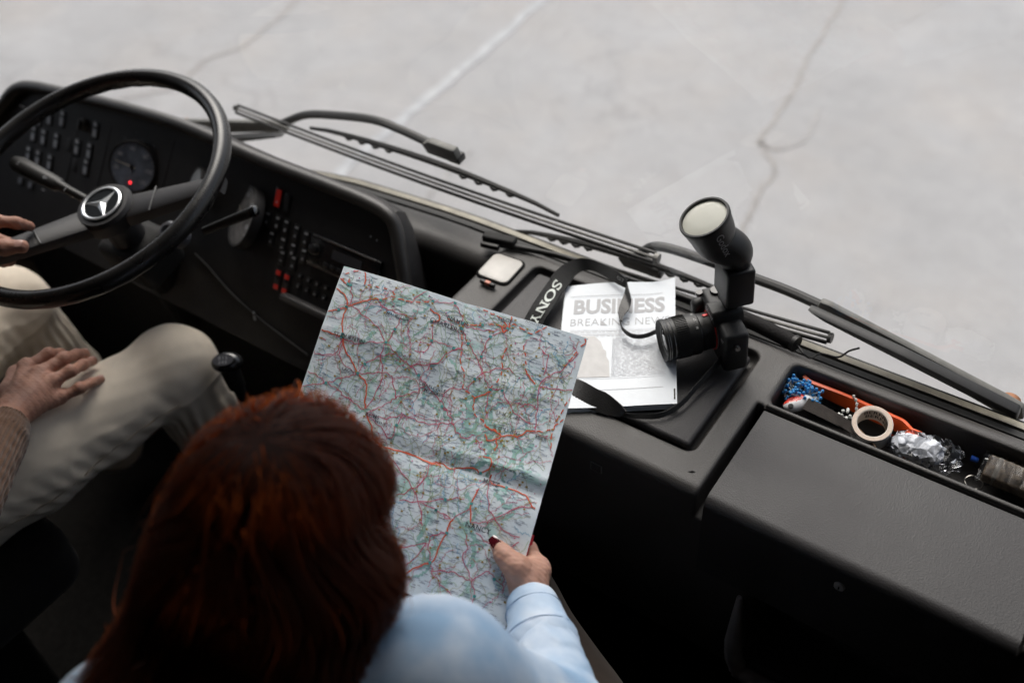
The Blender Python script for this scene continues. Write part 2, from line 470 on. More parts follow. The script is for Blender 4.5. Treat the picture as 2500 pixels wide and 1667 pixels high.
# ---- windshield: a real pane, leaning back a little
glass = bpy.data.materials.new('windshield_glass'); glass.use_nodes = True
n = glass.node_tree.nodes; l = glass.node_tree.links; n.clear()
o_ = n.new('ShaderNodeOutputMaterial'); mx = n.new('ShaderNodeMixShader'); tr = n.new('ShaderNodeBsdfTransparent'); gl = n.new('ShaderNodeBsdfGlossy')
fr = n.new('ShaderNodeFresnel'); fr.inputs['IOR'].default_value = 1.45
tr.inputs[0].default_value = (.955, .965, .96, 1); gl.inputs['Roughness'].default_value = .02
df = n.new('ShaderNodeBsdfDiffuse'); df.inputs[0].default_value = (.75, .74, .72, 1)          # a film of dust and wiper smears
tcg = n.new('ShaderNodeTexCoord'); nzg = n.new('ShaderNodeTexNoise'); nzg.inputs['Scale'].default_value = 3.0; nzg.inputs['Detail'].default_value = 8; l.new(tcg.outputs['Object'], nzg.inputs['Vector'])
rg_ = n.new('ShaderNodeMapRange'); rg_.inputs[1].default_value = .35; rg_.inputs[2].default_value = .75; rg_.inputs[3].default_value = .008; rg_.inputs[4].default_value = .035; l.new(nzg.outputs['Fac'], rg_.inputs[0])
m2 = n.new('ShaderNodeMixShader'); l.new(rg_.outputs[0], m2.inputs[0]); l.new(tr.outputs[0], m2.inputs[1]); l.new(df.outputs[0], m2.inputs[2])
l.new(fr.outputs[0], mx.inputs[0]); l.new(m2.outputs[0], mx.inputs[1]); l.new(gl.outputs[0], mx.inputs[2]); l.new(mx.outputs[0], o_.inputs[0])
wp, wn = V((0.0000, 1.1500, 1.8700)), V((0.0000, 0.9903, 0.1392))
wu = V((0, -wn.z, wn.y))          # up along the pane
def ws_y(x): return 1.150 - .10 * max(0.0, -.55 - x) ** 1.2      # the pane curves back towards the driver's corner
def ws_z(x): return 1.870 - .13 * max(0.0, -.85 - x)
xs = [XL + (XR - XL) * i / 48 for i in range(49)]
vs_, fs = [], []
for i, x in enumerate(xs):
    for j in range(7):
        p = V((x, ws_y(x), ws_z(x))) + wu * (1.27 * j / 6); vs_.append(p)
for i in range(48):
    for j in range(6): fs.append((i * 7 + j, i * 7 + 7 + j, i * 7 + 8 + j, i * 7 + 1 + j))
tag(mesh('windshield', vs_, fs, glass, None, True), kind='structure')
rub = mat('windshield_rubber', (.012, .012, .011), .6, .4, var=.4, vscale=30)
trim = mat('windshield_trim', (.30, .275, .215), .55, .4, var=.3, vscale=25)
def wbar(name, w_, h_, m, dy, dz):
    vs_, fs = [], []
    for x in xs:
        c = V((x, ws_y(x) + dy, ws_z(x) + dz))
        vs_ += [c + V((0, sy * w_ / 2, sz * h_ / 2)) for sy, sz in ((-1, -.6), (-.7, 1), (.7, 1), (1, -.6))]
    for i in range(48):
        for k in range(4): fs.append((i * 4 + k, i * 4 + (k + 1) % 4, i * 4 + 4 + (k + 1) % 4, i * 4 + 4 + k))
    return tag(mesh(name, vs_, fs, m), kind='structure')
wbar('windshield_gasket', .016, .022, rub, -.015, -.002)
wbar('windshield_frame', .017, .024, trim, .006, -.006)
wbar('windshield_gasket', .008, .018, rub, .020, -.010)
wbar('front_panel', .03, 1.2, body, .012, -.74)


# ================================================================== DASHBOARD (passenger side, the ledge, the recess)
plas = mat('dash_plastic', (.050, .0465, .044), .54, .45, var=.25, vscale=9, bump=.28, bscale=500, btype='leather', bdist=.0012, rvar=.08)
plas2 = mat('dash_lid_plastic', (.033, .031, .032), .54, .42, var=.38, vscale=6, bump=.26, bscale=520, btype='leather', bdist=.001, rvar=.10)
blk = mat('black_plastic', (.012, .0115, .011), .45, .4, var=.2, vscale=30)
blk2 = mat('matt_black_plastic', (.010, .0095, .009), .7, .35, var=.25, vscale=40, bump=.2, bscale=500)
vblk = mat('gap_black', (.004, .004, .004), .9, .1)
steel = mat('steel', (.55, .55, .54), .3, .5, 1.0, rvar=.08, vscale=60)

dash = thing('dashboard', 'wide dark grey grained plastic dashboard below the windshield', 'dashboard', (0, 1.0, 1.6))
DM = dash.matrix_world.copy(); dash.location = (0, 0, 0)
ZT = 1.90
s = SDF((-.50, .74, 1.52), (.99, 1.135, 1.93), .003)
s.box((-.435, .786, 1.45), (1.2, 1.128, ZT), .016)
s.box((-.60, 1.104, ZT - .018), (1.2, 1.28, ZT + .2), .010, .010, 'sub')               # ledge falls to the glass
s.box((-.352, .846, ZT - .022), (.066, 1.078, ZT + .1), .016, .004, 'sub')      # sunk place of the compartment lid
s.box((.102, .70, ZT - .055), (.114, .9815, ZT + .1), .003, .003, 'sub')       # joint beside the glovebox
s.box((.114, .70, ZT - .022), (.525, .977, ZT + .1), .004, .002, 'sub')       # glovebox bed
s.box((.116, .989, ZT - .075), (.93, 1.084, ZT + .1), .014, .006, 'sub')       # open storage bin
s.box((.205, .70, 1.55), (.50, .90, 1.735), .02, .012, 'sub')                  # open shelf below the glovebox
s.obj('dash_body', plas, dash)
# left ledge along the windshield with the recessed dark wall under it
vs_, fs = [], []
for x in [-2.0 + i * (1.58 / 40) for i in range(41)]:
    yb = ws_y(x) - .022; zt = ws_z(x) + .013
    pr = [(yb, zt - .35), (yb, zt - .012), (yb - .006, zt - .003), (yb - .02, zt + .004)] + [(yb - .052 - .030 * math.sin(R(a)), zt + .006 - .030 + .030 * math.cos(R(a))) for a in range(0, 91, 15)] + [(yb - .088, zt - .35)]
    vs_ += [V((x, y, z)) for y, z in pr]
K_ = len(pr)
for i in range(40):
    for k in range(K_ - 1): fs.append((i * K_ + k, i * K_ + k + 1, i * K_ + K_ + k + 1, i * K_ + K_ + k))
auto_smooth(mesh('windshield_ledge', vs_, fs, plas, dash), 40)
rbox('compartment_lid', (-.143, .962, ZT - .009), (.394, .208, .014), .006, plas2, dash)
# glovebox lid: flat top that rounds over into the front face
gx0, gx1 = .117, .521
prof = [(.974, ZT - .018), (.974, ZT - .004), (.971, ZT)] + [(.797 - .018 * math.sin(R(a)), ZT - .018 + .018 * math.cos(R(a))) for a in range(0, 91, 15)] + [(.779, 1.742), (.800, 1.742), (.802, 1.86), (.815, ZT - .018)]
bm = bmesh.new()
f = bm.faces.new([bm.verts.new((gx0, y, z)) for y, z in prof]); r_ = bmesh.ops.extrude_face_region(bm, geom=[f])
bmesh.ops.translate(bm, vec=(gx1 - gx0, 0, 0), verts=[g for g in r_['geom'] if isinstance(g, bmesh.types.BMVert)])
auto_smooth(from_bm('glovebox_lid', bm, plas2, dash), 35)
lk = lathe('glovebox_lock', [(0, .004), (.0052, .004), (.0068, .003), (.0075, 0)], mat('lock_nickel', (.5, .5, .5), .35, .5, .3), dash, frame((.313, .7785, 1.861), (1, 0, 0), (0, -1, 0)), 24)
rbox('key_slot', (.313, .7742, 1.861), (.0016, .0006, .007), 0, vblk, lk)
# raised rim of the open shelf, its plastic paled to look lit
P = [(.190, .772, 1.735), (.195, .770, 1.60), (.207, .768, 1.563), (.240, .767, 1.548), (.52, .767, 1.548)]
tube('shelf_rim', catmull(P, 5), [.004 + .010 * min(1, i / 4) for i in range(21)], mat('lit_shelf_rim', (.30, .29, .30), .55, .5, var=.2), dash, 8)
# a strip between bin and glovebox
rbox('bin_edge', (.52, .9822, ZT - .001), (.81, .0075, .010), .003, plas, dash)
# pale ashtray cover
c = V((-0.3982, 1.0360, 1.9020)); 
M = Matrix.Translation(c) @ Matrix.Rotation(R(3), 4, 'Z')
prism('ashtray_recess', rrect(.066, .070, .012), -.0035, .0004, vblk, dash, M)
ash = prism('ashtray_cover', rrect(.060, .064, .011), -.001, .0025, mat('ashtray_cover_plastic', (.42, .40, .37), .35, .5, var=.1, vscale=30), dash, M, .002)
c2 = V((-0.3919, 0.9891, 1.9060))
rbox('ashtray_catch', c2, (.030, .007, .008), .002, blk, dash)
rbox('catch_insert', c2 + V((.001, -.0005, .0015)), (.010, .0066, .0072), .001, mat('coral_plastic', (.55, .2, .13), .5), dash)
# sticker with print lines on the front face
st = rbox('sticker', (-.055, .7845, 1.853), (.019, .0016, .017), 0, mat('sticker_paper', (.16, .155, .15), .6, var=.2), dash)
for k in range(5): rbox('print_line', (-.055, .7835, 1.859 - k * .003), (.016, .0008, .0010), 0, blk, st)
ch = mesh('scratch', [V((.075, .812, ZT + .0006)) + V(p) for p in ((0, 0, 0), (.006, .002, 0), (.010, .006, 0), (.005, .005, 0))], [(0, 1, 2, 3)], vblk, dash)

# ================================================================== INSTRUMENT PANEL
ip = thing('instrument_panel', 'black instrument panel with gauges and rows of rocker switches behind the steering wheel', 'instrument panel', (0, 0, 0))
cp, cn = V((-0.9000, 1.0050, 1.9550)), V((0.0000, -0.8480, 0.5300))
px_ = V((1, 0, 0)); pv = V((0, -.53, -.848))       # panel axes: right, down the slope
PM = Matrix((px_, -pv, cn)).transposed().to_4x4(); PM.translation = cp
def pc(p, off=0.0):  # world point -> frame on the panel
    M = PM.copy(); M.translation = V(p) + cn * off; return M
ppl = mat('panel_plastic', (.017, .0155, .0155), .6, .4, var=.25, vscale=30, bump=.15, bscale=600)
HP = [V(p) for p in [(-1.8139, 0.8864, 1.7879), (-1.7257, 0.9403, 1.8779), (-1.6778, 0.9692, 1.9242), (-1.6103, 0.9817, 1.9441), (-1.4614, 0.9904, 1.9580), (-1.2944, 0.9985, 1.9710), (-1.1251, 1.0029, 1.9780), (-0.9181, 0.9993, 1.9724), (-0.7415, 0.9997, 1.9729), (-0.6479, 0.9987, 1.9713), (-0.6027, 0.9944, 1.9645), (-0.5818, 0.9854, 1.9462), (-0.5644, 0.9673, 1.9174), (-0.5458, 0.9484, 1.8796), (-0.5255, 0.9209, 1.8280)]]
# body: sections that follow the padded hood's line
bot = cp + pv * .345
vs_, fs = [], []
secs = [V((-2.2803, 0.6232, 1.3630)), V((-1.9666, 0.7828, 1.6221))] + HP
for q in secs:
    q = q - cn * .014
    vs_ += [V((q.x, q.y + .05, q.z - .20)), V((q.x, q.y + .030, q.z - .012)), V((q.x, q.y + .012, q.z + .003)), q + cn * .002, V((q.x, bot.y, bot.z)), V((q.x, bot.y + .04, bot.z - .03)), V((q.x, q.y + .05, bot.z - .03))]
for i in range(len(secs) - 1):
    for k in range(7): fs.append((i * 7 + k, i * 7 + (k + 1) % 7, i * 7 + 7 + (k + 1) % 7, i * 7 + 7 + k))
fs += [tuple(range(7)), tuple(len(secs) * 7 - 7 + k for k in range(7))]
pb = mesh('panel_body', vs_, fs, ppl, ip); bm = bmesh.new(); bm.from_mesh(pb.data); bmesh.ops.recalc_face_normals(bm, faces=bm.faces); bm.to_mesh(pb.data); bm.free(); auto_smooth(pb, 30)
# padded hood: runs along the top, bends down at both ends
hood = mat('hood_vinyl', (.035, .032, .030), .42, .5, var=.2, vscale=15, bump=.2, bscale=500, btype='leather')
P = [(-1.9666, 0.7828, 1.6221), (-1.8139, 0.8864, 1.7879), (-1.7257, 0.9403, 1.8779), (-1.6778, 0.9692, 1.9242), (-1.6103, 0.9817, 1.9441), (-1.4614, 0.9904, 1.9580), (-1.2944, 0.9985, 1.9710), (-1.1251, 1.0029, 1.9780), (-0.9181, 0.9993, 1.9724), (-0.7415, 0.9997, 1.9729), (-0.6479, 0.9987, 1.9713), (-0.6027, 0.9944, 1.9645), (-0.5818, 0.9854, 1.9462), (-0.5644, 0.9673, 1.9174), (-0.5458, 0.9484, 1.8796), (-0.5255, 0.9209, 1.8280)]
tube('hood', catmull(P, 6), .013, hood, ip, 12, up=(0, -.6, .8))
rbox('brand_strip', V((-1.6571, 0.9594, 1.8934)), (.022, .004, .003), .001, mat('silver_print', (.4, .4, .4), .4), ip)
# seams between panel fields
for a, b in ((V((-1.3591, 0.9825, 1.9209)), V((-1.3848, 0.8877, 1.7692))), (V((-1.1675, 0.9932, 1.9380)), V((-1.1827, 0.9356, 1.8459))), (V((-1.4651, 0.9624, 1.8887)), V((-1.4848, 0.8924, 1.7767)))):
    tube('panel_seam', [a, b], .0011, vblk, ip, 6)
# rocker switches
sw = mat('switch_plastic', (.016, .016, .017), .35, .5)
lens = mat('switch_lens', (.30, .315, .35), .35, .5, var=.2, vscale=300)
icon = mat('switch_icon', (.42, .43, .45), .5)
redl = mat('red_switch_lens', (.42, .025, .015), .4, .5, var=.15, vscale=200, emit=(.8, .03, .02, .05))
SWITCH = []
def rocker(p, w_=.0125, h_=.030, mt=lens, full=False, ic=True, rz=0.0):
    M = pc(p) @ Matrix.Rotation(rz, 4, 'Z')
    h = rbox('switch', (0, 0, .0015), (w_ + .004, h_ + .005, .005), .0012, sw, ip, M, 2)
    prism('switch_lens', rrect(w_ * .78, h_ * (.9 if full else .5), .001, 2), .004, .0052, mt, h, M @ Matrix.Translation((0, 0 if full else -h_ * .2, 0)))
    if not full: prism('switch_tip', rrect(w_ * .72, h_ * .14, .0006, 2), .004, .0049, icon, h, M @ Matrix.Translation((0, h_ * .40, 0)))
    if ic:
        k = random.choice(['tri', 'box', 'bar'])
        pl = {'tri': [(-.0028, -.0022), (.0028, -.0022), (0, .003)], 'box': [(-.0025, -.0025), (.0025, -.0025), (.0025, .0025), (-.0025, .0025)], 'bar': [(-.003, -.001), (.003, -.001), (.003, .001), (-.003, .001)]}[k]
        prism('switch_icon', pl, .0053, .0056, icon, h, M @ Matrix.Translation((0, -h_ * .2, 0)))
for p in [(-1.5987, 0.9587, 1.8810), (-1.5632, 0.9647, 1.8906), (-1.5199, 0.9687, 1.8970), (-1.4076, 0.9715, 1.9014), (-1.6122, 0.9380, 1.8479), (-1.5760, 0.9391, 1.8495), (-1.5314, 0.9409, 1.8524), (-1.4594, 0.9443, 1.8579), (-1.4183, 0.9458, 1.8603), (-1.6224, 0.9117, 1.8057), (-1.5872, 0.9122, 1.8065), (-1.5449, 0.9133, 1.8083), (-1.4228, 0.9263, 1.8291)]:
    rocker(p, .0138, .031)
for p in [(-1.6398, 0.8762, 1.7489), (-1.6023, 0.8767, 1.7497)]: rocker(p, .013, .012, mat('grey_button', (.2, .21, .24), .4), True, False)
for p in [(-1.4890, 0.9425, 1.8550), (-1.4634, 0.9226, 1.8232)]:
    rbox('blank_cover', (0, 0, .001), (.016, .028, .003), .001, ppl, ip, pc(p), 2)
kn = lathe('light_knob', [(.014, 0), (.0135, .008), (.010, .011), (0, .0115)], sw, ip, pc((-1.4476, 0.9723, 1.9027)), 28)
rbox('knob_grip', (0, 0, .013), (.005, .022, .007), .0015, sw, kn, pc((-1.4476, 0.9723, 1.9027)))
# warning lights
for i, p in enumerate([(-1.3226, 0.9876, 1.9271), (-1.2809, 0.9872, 1.9266), (-1.2398, 0.9898, 1.9306), (-1.3155, 0.9769, 1.9100), (-1.2597, 0.9821, 1.9183), (-1.2239, 0.9806, 1.9159)]):
    lathe('warning_light', [(.0032, 0), (.003, .0014), (0, .0018)], [lens, icon, lens][i % 3], ip, pc(p), 12)
for p in [(-1.3644, 0.9718, 1.9018), (-1.3369, 0.9380, 1.8478), (-1.5593, 0.8782, 1.7520)]:
    rbox('panel_print', (0, 0, .0008), (.010, .002, .0006), 0, icon, ip, pc(p) )

def gauge(nm, ctr, nrm, r_, face, nums=None, needle=None, led=False):
    M = frame(ctr, V((1, 0, 0)) - V(nrm) * V(nrm).x, nrm)
    g = lathe(nm, [(r_ * 1.09, -.014), (r_ * 1.08, .003), (r_ * 1.06, .0055), (r_ * 1.01, .0055), (r_, .003), (0, .003)], ppl, ip, M, 56)
    lathe('dial', [(r_ * .985, .0034), (0, .0034)], face, g, M, 48)
    if nums:
        for s_, a in nums:
            q = M @ V((math.cos(R(a)) * r_ * .74, math.sin(R(a)) * r_ * .74, .0038)); Q = M.copy(); Q.translation = q
            text('numeral', s_, Q, r_ * .22, icon, g, .01)
        for k in range(25):
            a = R(215 - k * 250 / 24)
            P0 = M @ V((math.cos(a) * r_ * .97, math.sin(a) * r_ * .97, .0039)); P1 = M @ V((math.cos(a) * r_ * (.86 if k % 4 == 0 else .92), math.sin(a) * r_ * (.86 if k % 4 == 0 else .92), .0039))
            tube('dial_tick', [P0, P1], .0005, icon, g, 4)
    if needle is not None:
        a = R(needle); d = V((math.cos(a), math.sin(a), 0)); sd_ = V((-d.y, d.x, 0))
        mesh('needle', [M @ (q + V((0, 0, .0046))) for q in (sd_ * .0013 - d * r_ * .15, d * r_ * .80 + sd_ * .0004, d * r_ * .80 - sd_ * .0004, -sd_ * .0013 - d * r_ * .15)], [(0, 1, 2, 3)], mat('needle_paint', (.65, .6, .5), .5), g)
        lathe('needle_hub', [(r_ * .09, .004), (r_ * .08, .0065), (0, .007)], sw, g, M, 20)
    if led: lathe('charge_lamp', [(.0026, .004), (.002, .0052), (0, .0056)], mat('red_lamp', (.8, .03, .03), .4, emit=(1, .03, .04, 2.2)), g, M @ Matrix.Translation((.002, -r_ * .66, 0)), 14)
    return g
n2 = V((-.454, -.65, .607)).normalized()
dial = mat('dial_reflected_haze', (.13, .15, .19), .3, .5, var=.5, vscale=35, coat=.6)  # dark dial tinted blue-grey, a reflected haze put into its colour
gauge('speedometer', V((-1.2576, 0.9372, 1.8804)), V((.33, -.77, .54)).normalized(), .050, dial, [('20', 196), ('40', 150), ('60', 100), ('80', 48), ('100', 0), ('120', -42)], 176, True)
gauge('small_gauge', V((-1.0731, 0.9480, 1.8940)), n2, .033, mat('grey_dial', (.26, .275, .29), .45, .4, var=.15, vscale=30))
gauge('tachograph', V((-0.9363, 0.9380, 1.8742)), n2, .057, mat('dusty_glass_dial', (.13, .122, .118), .35, .5, var=.8, vscale=60, coat=.4), [('20', 200), ('40', 140), ('60', 90), ('80', 40), ('100', -20)], 150)
# centre field: switches, radio, heater buttons
rocker((-0.8691, 0.9800, 1.9151), .0155, .036, redl, True, True)
rocker((-0.8454, 0.9781, 1.9119), .0125, .032, mat('dark_lens', (.03, .03, .032), .4), True, False)
dl = MATS['dark_lens']
for p in [(-0.8862, 0.9554, 1.8756), (-0.8596, 0.9553, 1.8755), (-0.8366, 0.9551, 1.8752), (-0.8099, 0.9538, 1.8731), (-0.7844, 0.9519, 1.8701), (-0.8674, 0.9379, 1.8476), (-0.8369, 0.9368, 1.8459), (-0.8101, 0.9356, 1.8439), (-0.7816, 0.9347, 1.8426), (-0.8329, 0.9237, 1.8249), (-0.8031, 0.9235, 1.8246)]:
    rocker(p, .0115, .026, dl, False, True)
for p in [(-0.8322, 0.9005, 1.7878), (-0.8100, 0.9000, 1.7870)]:
    rocker(p, .013, .038, dl, False, False)
    rbox('red_tip', (0, .014, .0055), (.011, .009, .002), .0006, redl, ip, pc(p), 2)
    rbox('red_tip', (0, -.014, .0055), (.011, .009, .002), .0006, redl, ip, pc(p), 2)
rad = rbox('radio', (0, 0, .004), (.168, .060, .012), .002, mat('radio_black', (.010, .010, .011), .2, .5, coat=.3), ip, pc((-0.6835, 0.9457, 1.8601)))
RM = pc((-0.6835, 0.9457, 1.8601))
for sy in (1, -1): rbox('chrome_strip', (-.004, .0275 * sy, .0105), (.150, .0018, .0012), 0, mat('dull_chrome', (.30, .29, .28), .35, .5, 1.0), rad, RM)
lathe('volume_knob', [(.0095, .010), (.009, .020), (.0065, .021), (0, .021)], sw, rad, RM @ Matrix.Translation((-.068, .004, 0)), 24)
lathe('volume_ring', [(.0108, .0102), (.0108, .0112), (.0098, .0114)], MATS['dull_chrome'], rad, RM @ Matrix.Translation((-.068, .004, 0)), 24)
for k in range(6): rbox('radio_button', (-.036 + k * .016, -.016, .011), (.0125, .007, .003), .0006, sw, rad, RM, 2)
rbox('radio_display', (.008, .008, .0104), (.07, .018, .001), 0, mat('radio_glass', (.05, .05, .055), .08, .6, coat=.5), rad, RM)
for k in range(8):
    rbox('heater_button', (-.05 + .022 * (k % 4), .012 - .020 * (k // 4), .003), (.010, .008, .006), .001, sw, ip, pc((-0.7294, 0.9078, 1.7995)), 2)
    lathe('heater_dot', [(.0014, .0062), (0, .0066)], icon, ip, pc((-0.7294, 0.9078, 1.7995)) @ Matrix.Translation((-.05 + .022 * (k % 4), .012 - .020 * (k // 4), 0)), 8)
rbox('coin_tray', (.01, 0, .010), (.15, .014, .02), .004, mat('tray_plastic', (.055, .052, .052), .5, .5), ip, pc((-0.7419, 0.8883, 1.7684)))
tube('panel_lower_edge', catmull([(-1.0582, 0.8842, 1.7693), (-1.0139, 0.8766, 1.7571), (-0.9445, 0.8617, 1.7333), (-0.8535, 0.8490, 1.7129), (-0.7247, 0.8370, 1.6938)], 5), .0022, ppl, ip, 6)
tube('key_fob', [(-0.8774, 0.8539, 1.7208), (-0.8688, 0.8459, 1.7080)], .002, icon, ip, 6)
for p in [(-0.6405, 0.9786, 1.9151), (-0.6256, 0.9774, 1.9130)]: lathe('panel_screw', [(.0022, 0), (.0018, .001), (0, .0012)], icon, ip, pc(p), 8)
# lower dark console below the panel and down to the floor
sbox_m = mat('console_dark', (.010, .009, .008), .8, .3, var=.3, vscale=20)
con = rbox('lower_console', (-1.15, .99, 1.36), (1.3, .24, .52), .03, sbox_m, ip)

# ================================================================== STEERING WHEEL
sc_, sn = V((-1.0534, 0.7303, 2.0428)), V((0.0820, -0.2649, 0.9608))
WM = frame(sc_, (1, 0, 0), sn)
sw_thing = thing('steering_wheel', 'large thin black steering wheel with two broad spokes and a silver star emblem', 'steering wheel', (0, 0, 0))
wm = mat('wheel_rim_plastic', (.014, .013, .0125), .28, .5, var=.2, vscale=12, rvar=.07)
hubm = mat('wheel_hub_plastic', (.017, .0155, .0165), .5, .5, var=.2, vscale=20, bump=.2, bscale=700)
RR, rr = .251, .0152
vs_, fs = [], []
NS, NC = 144, 14
for i in range(NS):
    a = 2 * math.pi * i / NS; d = V((math.cos(a), math.sin(a), 0))
    for k in range(NC):
        b = 2 * math.pi * k / NC
        grip = 1 + .05 * math.sin(a * 36) * max(0, -math.sin(b)) ** 2      # finger waves on the underside
        vs_.append(WM @ (d * (RR + rr * math.cos(b) * grip) + V((0, 0, rr * 1.12 * math.sin(b) * grip))))
for i in range(NS):
    for k in range(NC):
        fs.append((i * NC + k, ((i + 1) % NS) * NC + k, ((i + 1) % NS) * NC + (k + 1) % NC, i * NC + (k + 1) % NC))
mesh('rim', vs_, fs, wm, sw_thing, True)
hc = V((-1.0228, 0.7298, 1.9880))        # hub sits lower than the rim
def wl(p): return WM.inverted() @ V(p)
HL = wl(hc)
RS, LS = wl((-0.8234, 0.8385, 2.0489)), wl((-1.0939, 0.5403, 1.9897))
def spoke(nm, A, B, w0, w1, th):
    A, B = V(A), V(B); t = (B - A); L = t.length; M = WM @ frame(A, t, (0, 0, 1)); n_ = 14; v = []; f_ = []
    for i in range(n_ + 1):
        u = i / n_; w_ = w0 + (w1 - w0) * u ** .8; h_ = th * (1 - .35 * u)
        for k in range(12):
            b = 2 * math.pi * k / 12; c_, s_ = math.cos(b), math.sin(b)
            v.append(M @ V((L * u, w_ * math.copysign(abs(c_) ** .45, c_), h_ * math.copysign(abs(s_) ** .45, s_))))
    for i in range(n_):
        for k in range(12): f_.append((i * 12 + k, i * 12 + (k + 1) % 12, (i + 1) * 12 + (k + 1) % 12, (i + 1) * 12 + k))
    f_ += [tuple(range(12))[::-1], tuple(n_ * 12 + k for k in range(12))]
    o = mesh(nm, v, f_, hubm, sw_thing); auto_smooth(o, 40); return o
SH = HL + V((0, 0, -.012))
spoke('spoke', SH, RS, .033, .017, .016)
spoke('spoke', SH, LS, .033, .020, .016)
HM = WM @ Matrix.Translation(HL) 
hub = lathe('hub', [(.030, -.16), (.032, -.03), (.052, -.012), (.052, .012), (.047, .019), (.0395, .0195), (.038, .0170), (0, .0170)], hubm, sw_thing, HM, 48)
EM = HM @ Matrix.Scale(1.3, 4, (1, 0, 0)) @ Matrix.Scale(1.3, 4, (0, 1, 0)) @ Matrix.Translation((0, 0, .0055))
em = lathe('emblem_disc', [(.0285, .0148), (.0285, .0172), (.0265, .0184), (.0245, .0176), (.0245, .0160), (0, .0160)], mat('emblem_dark', (.05, .055, .06), .15, .6, metal=.6), sw_thing, EM, 48)
chrome = mat('emblem_chrome', (.66, .68, .70), .3, .5, .75)
lathe('emblem_ring', [(.0285, .0150), (.0287, .0180), (.0265, .0190), (.0248, .0180), (.0248, .0165)], chrome, em, EM, 56)
for k in range(3):       # three-pointed star, each arm a ridge
    a = R(84 + 120 * k); d = V((math.cos(a), math.sin(a), 0)); sd_ = V((-d.y, d.x, 0)); b0 = V((0, 0, .0166))
    tip = d * .0256 + b0; l_ = sd_ * .0058 + d * .0033 + b0; r2 = -sd_ * .0058 + d * .0033 + b0; top = V((0, 0, .0208))
    mesh('emblem_star_arm', [EM @ p for p in (tip, l_, b0, r2, top)], [(0, 1, 4), (1, 2, 4), (2, 3, 4), (3, 0, 4)], chrome, em)
for sgn, E_ in ((1, RS), (-1, LS)):      # seams across the spokes
    q = SH.lerp(E_, .42 if sgn > 0 else .62)
    t = (E_ - HL).normalized(); M = WM @ frame(q, t, (0, 0, 1))
    wv = .0275 if sgn > 0 else .0262
    rbox('spoke_seam', (0, 0, .0135), (.003, wv * 2, .003), .001, mat('seam_grey', (.09, .09, .09), .4), sw_thing, M)
# column stalks
cs = thing('indicator_stalk', 'black indicator and wiper stalk with small white symbols left of the hub', 'control stalk')
A, B = V((-1.1025, 0.7438, 1.9727)), V((-1.2768, 0.7235, 2.0131))
tube('stalk_arm', [A, A.lerp(B, .25), A.lerp(B, .42)], [.008, .0085, .011], blk, cs, 14)
tube('stalk_grip', [A.lerp(B, .36), A.lerp(B, .40), A.lerp(B, .55), A.lerp(B, .92), A.lerp(B, 1.0)], [.010, .0145, .0155, .0165, .011], blk, cs, 18, flat=.7, up=(0, -.2, 1))
dir_ = (A - B).normalized(); nn = V((.25, -.45, .85)); nn = (nn - dir_ * nn.dot(dir_)).normalized()
for t_, sy_ in ((.52, 'o-'), (.88, '::'), (.27, '|')):
    M = frame(A.lerp(B, t_) + nn * (.0128 if t_ > .3 else .0092), dir_, nn); text('stalk_symbol', sy_, M, .012, icon, cs, .01)
c2 = thing('retarder_stalk', 'short thick black lever with a shiny tip in front of the tachograph', 'control stalk')
A, B = V((-0.8609, 0.7993, 1.9621)), V((-0.7769, 0.8455, 2.0042))
tube('lever_arm', [A, A.lerp(B, .5), B], [.0075, .0085, .0095], blk, c2, 14)
lathe('lever_tip', [(.0098, 0), (.0104, .006), (.0085, .011), (.004, .013), (0, .0132)], mat('gloss_black', (.012, .012, .012), .08, .6, coat=1.0), c2, frame(B, (B - A).cross(V((0, 0, 1))), (B - A)), 22)
col_ = thing('steering_column', 'black steering column running down from the wheel hub', 'steering column')
tube('column_tube', [HM @ V((0, 0, -.12)), V((-1.15, .86, 1.75)), V((-1.15, .95, 1.2))], [.034, .05, .05], blk2, col_, 16)
rbox('column_cowl', (0, 0, -.115), (.12, .10, .09), .02, blk2, col_, HM)
ig = lathe('ignition_lock', [(.021, -.03), (.021, .006), (.017, .012), (.012, .0125), (.010, .008), (0, .008)], mat('lock_grey', (.10, .10, .11), .4, .5), col_, frame((-0.9453, 0.7846, 1.9341), (1, 0, 0), (.3, -.6, .75)), 28)
# gear lever
gl_ = thing('gear_lever', 'black gear lever with a glossy oval knob beside the pale trouser knee', 'gear lever')
K = V((-0.7940, 0.7129, 1.7450))
tube('lever_shaft', [K + V((.03, -.02, -.55)), K + V((.01, 0, -.10)), K], .011, blk, gl_, 12)
M = frame(K, (.8, .5, .1), (.35, -.35, .87))
tube('knob_neck', [K + V((.004, 0, -.06)), K], [.016, .019], blk2, gl_, 16)
s = SDF(K - V((.05, .05, .05)), K + V((.05, .05, .05)), .0016)
s.ell(K, (.030, .020, .018), .004, M=M); s.obj('lever_knob', mat('knob_gloss', (.02, .02, .021), .2, .5, coat=.5), gl_)
prism('knob_plate', [(.020 * math.cos(a * math.pi / 14), .011 * math.sin(a * math.pi / 14)) for a in range(28)], .0172, .0184, mat('knob_plate_grey', (.10, .10, .11), .25, .5), gl_, M)
text('knob_print', 'R 1 3', M @ Matrix.Translation((0, .003, .0187)), .008, icon, gl_, .01)
text('knob_print', '2 4 5', M @ Matrix.Translation((0, -.005, .0187)), .008, icon, gl_, .01)


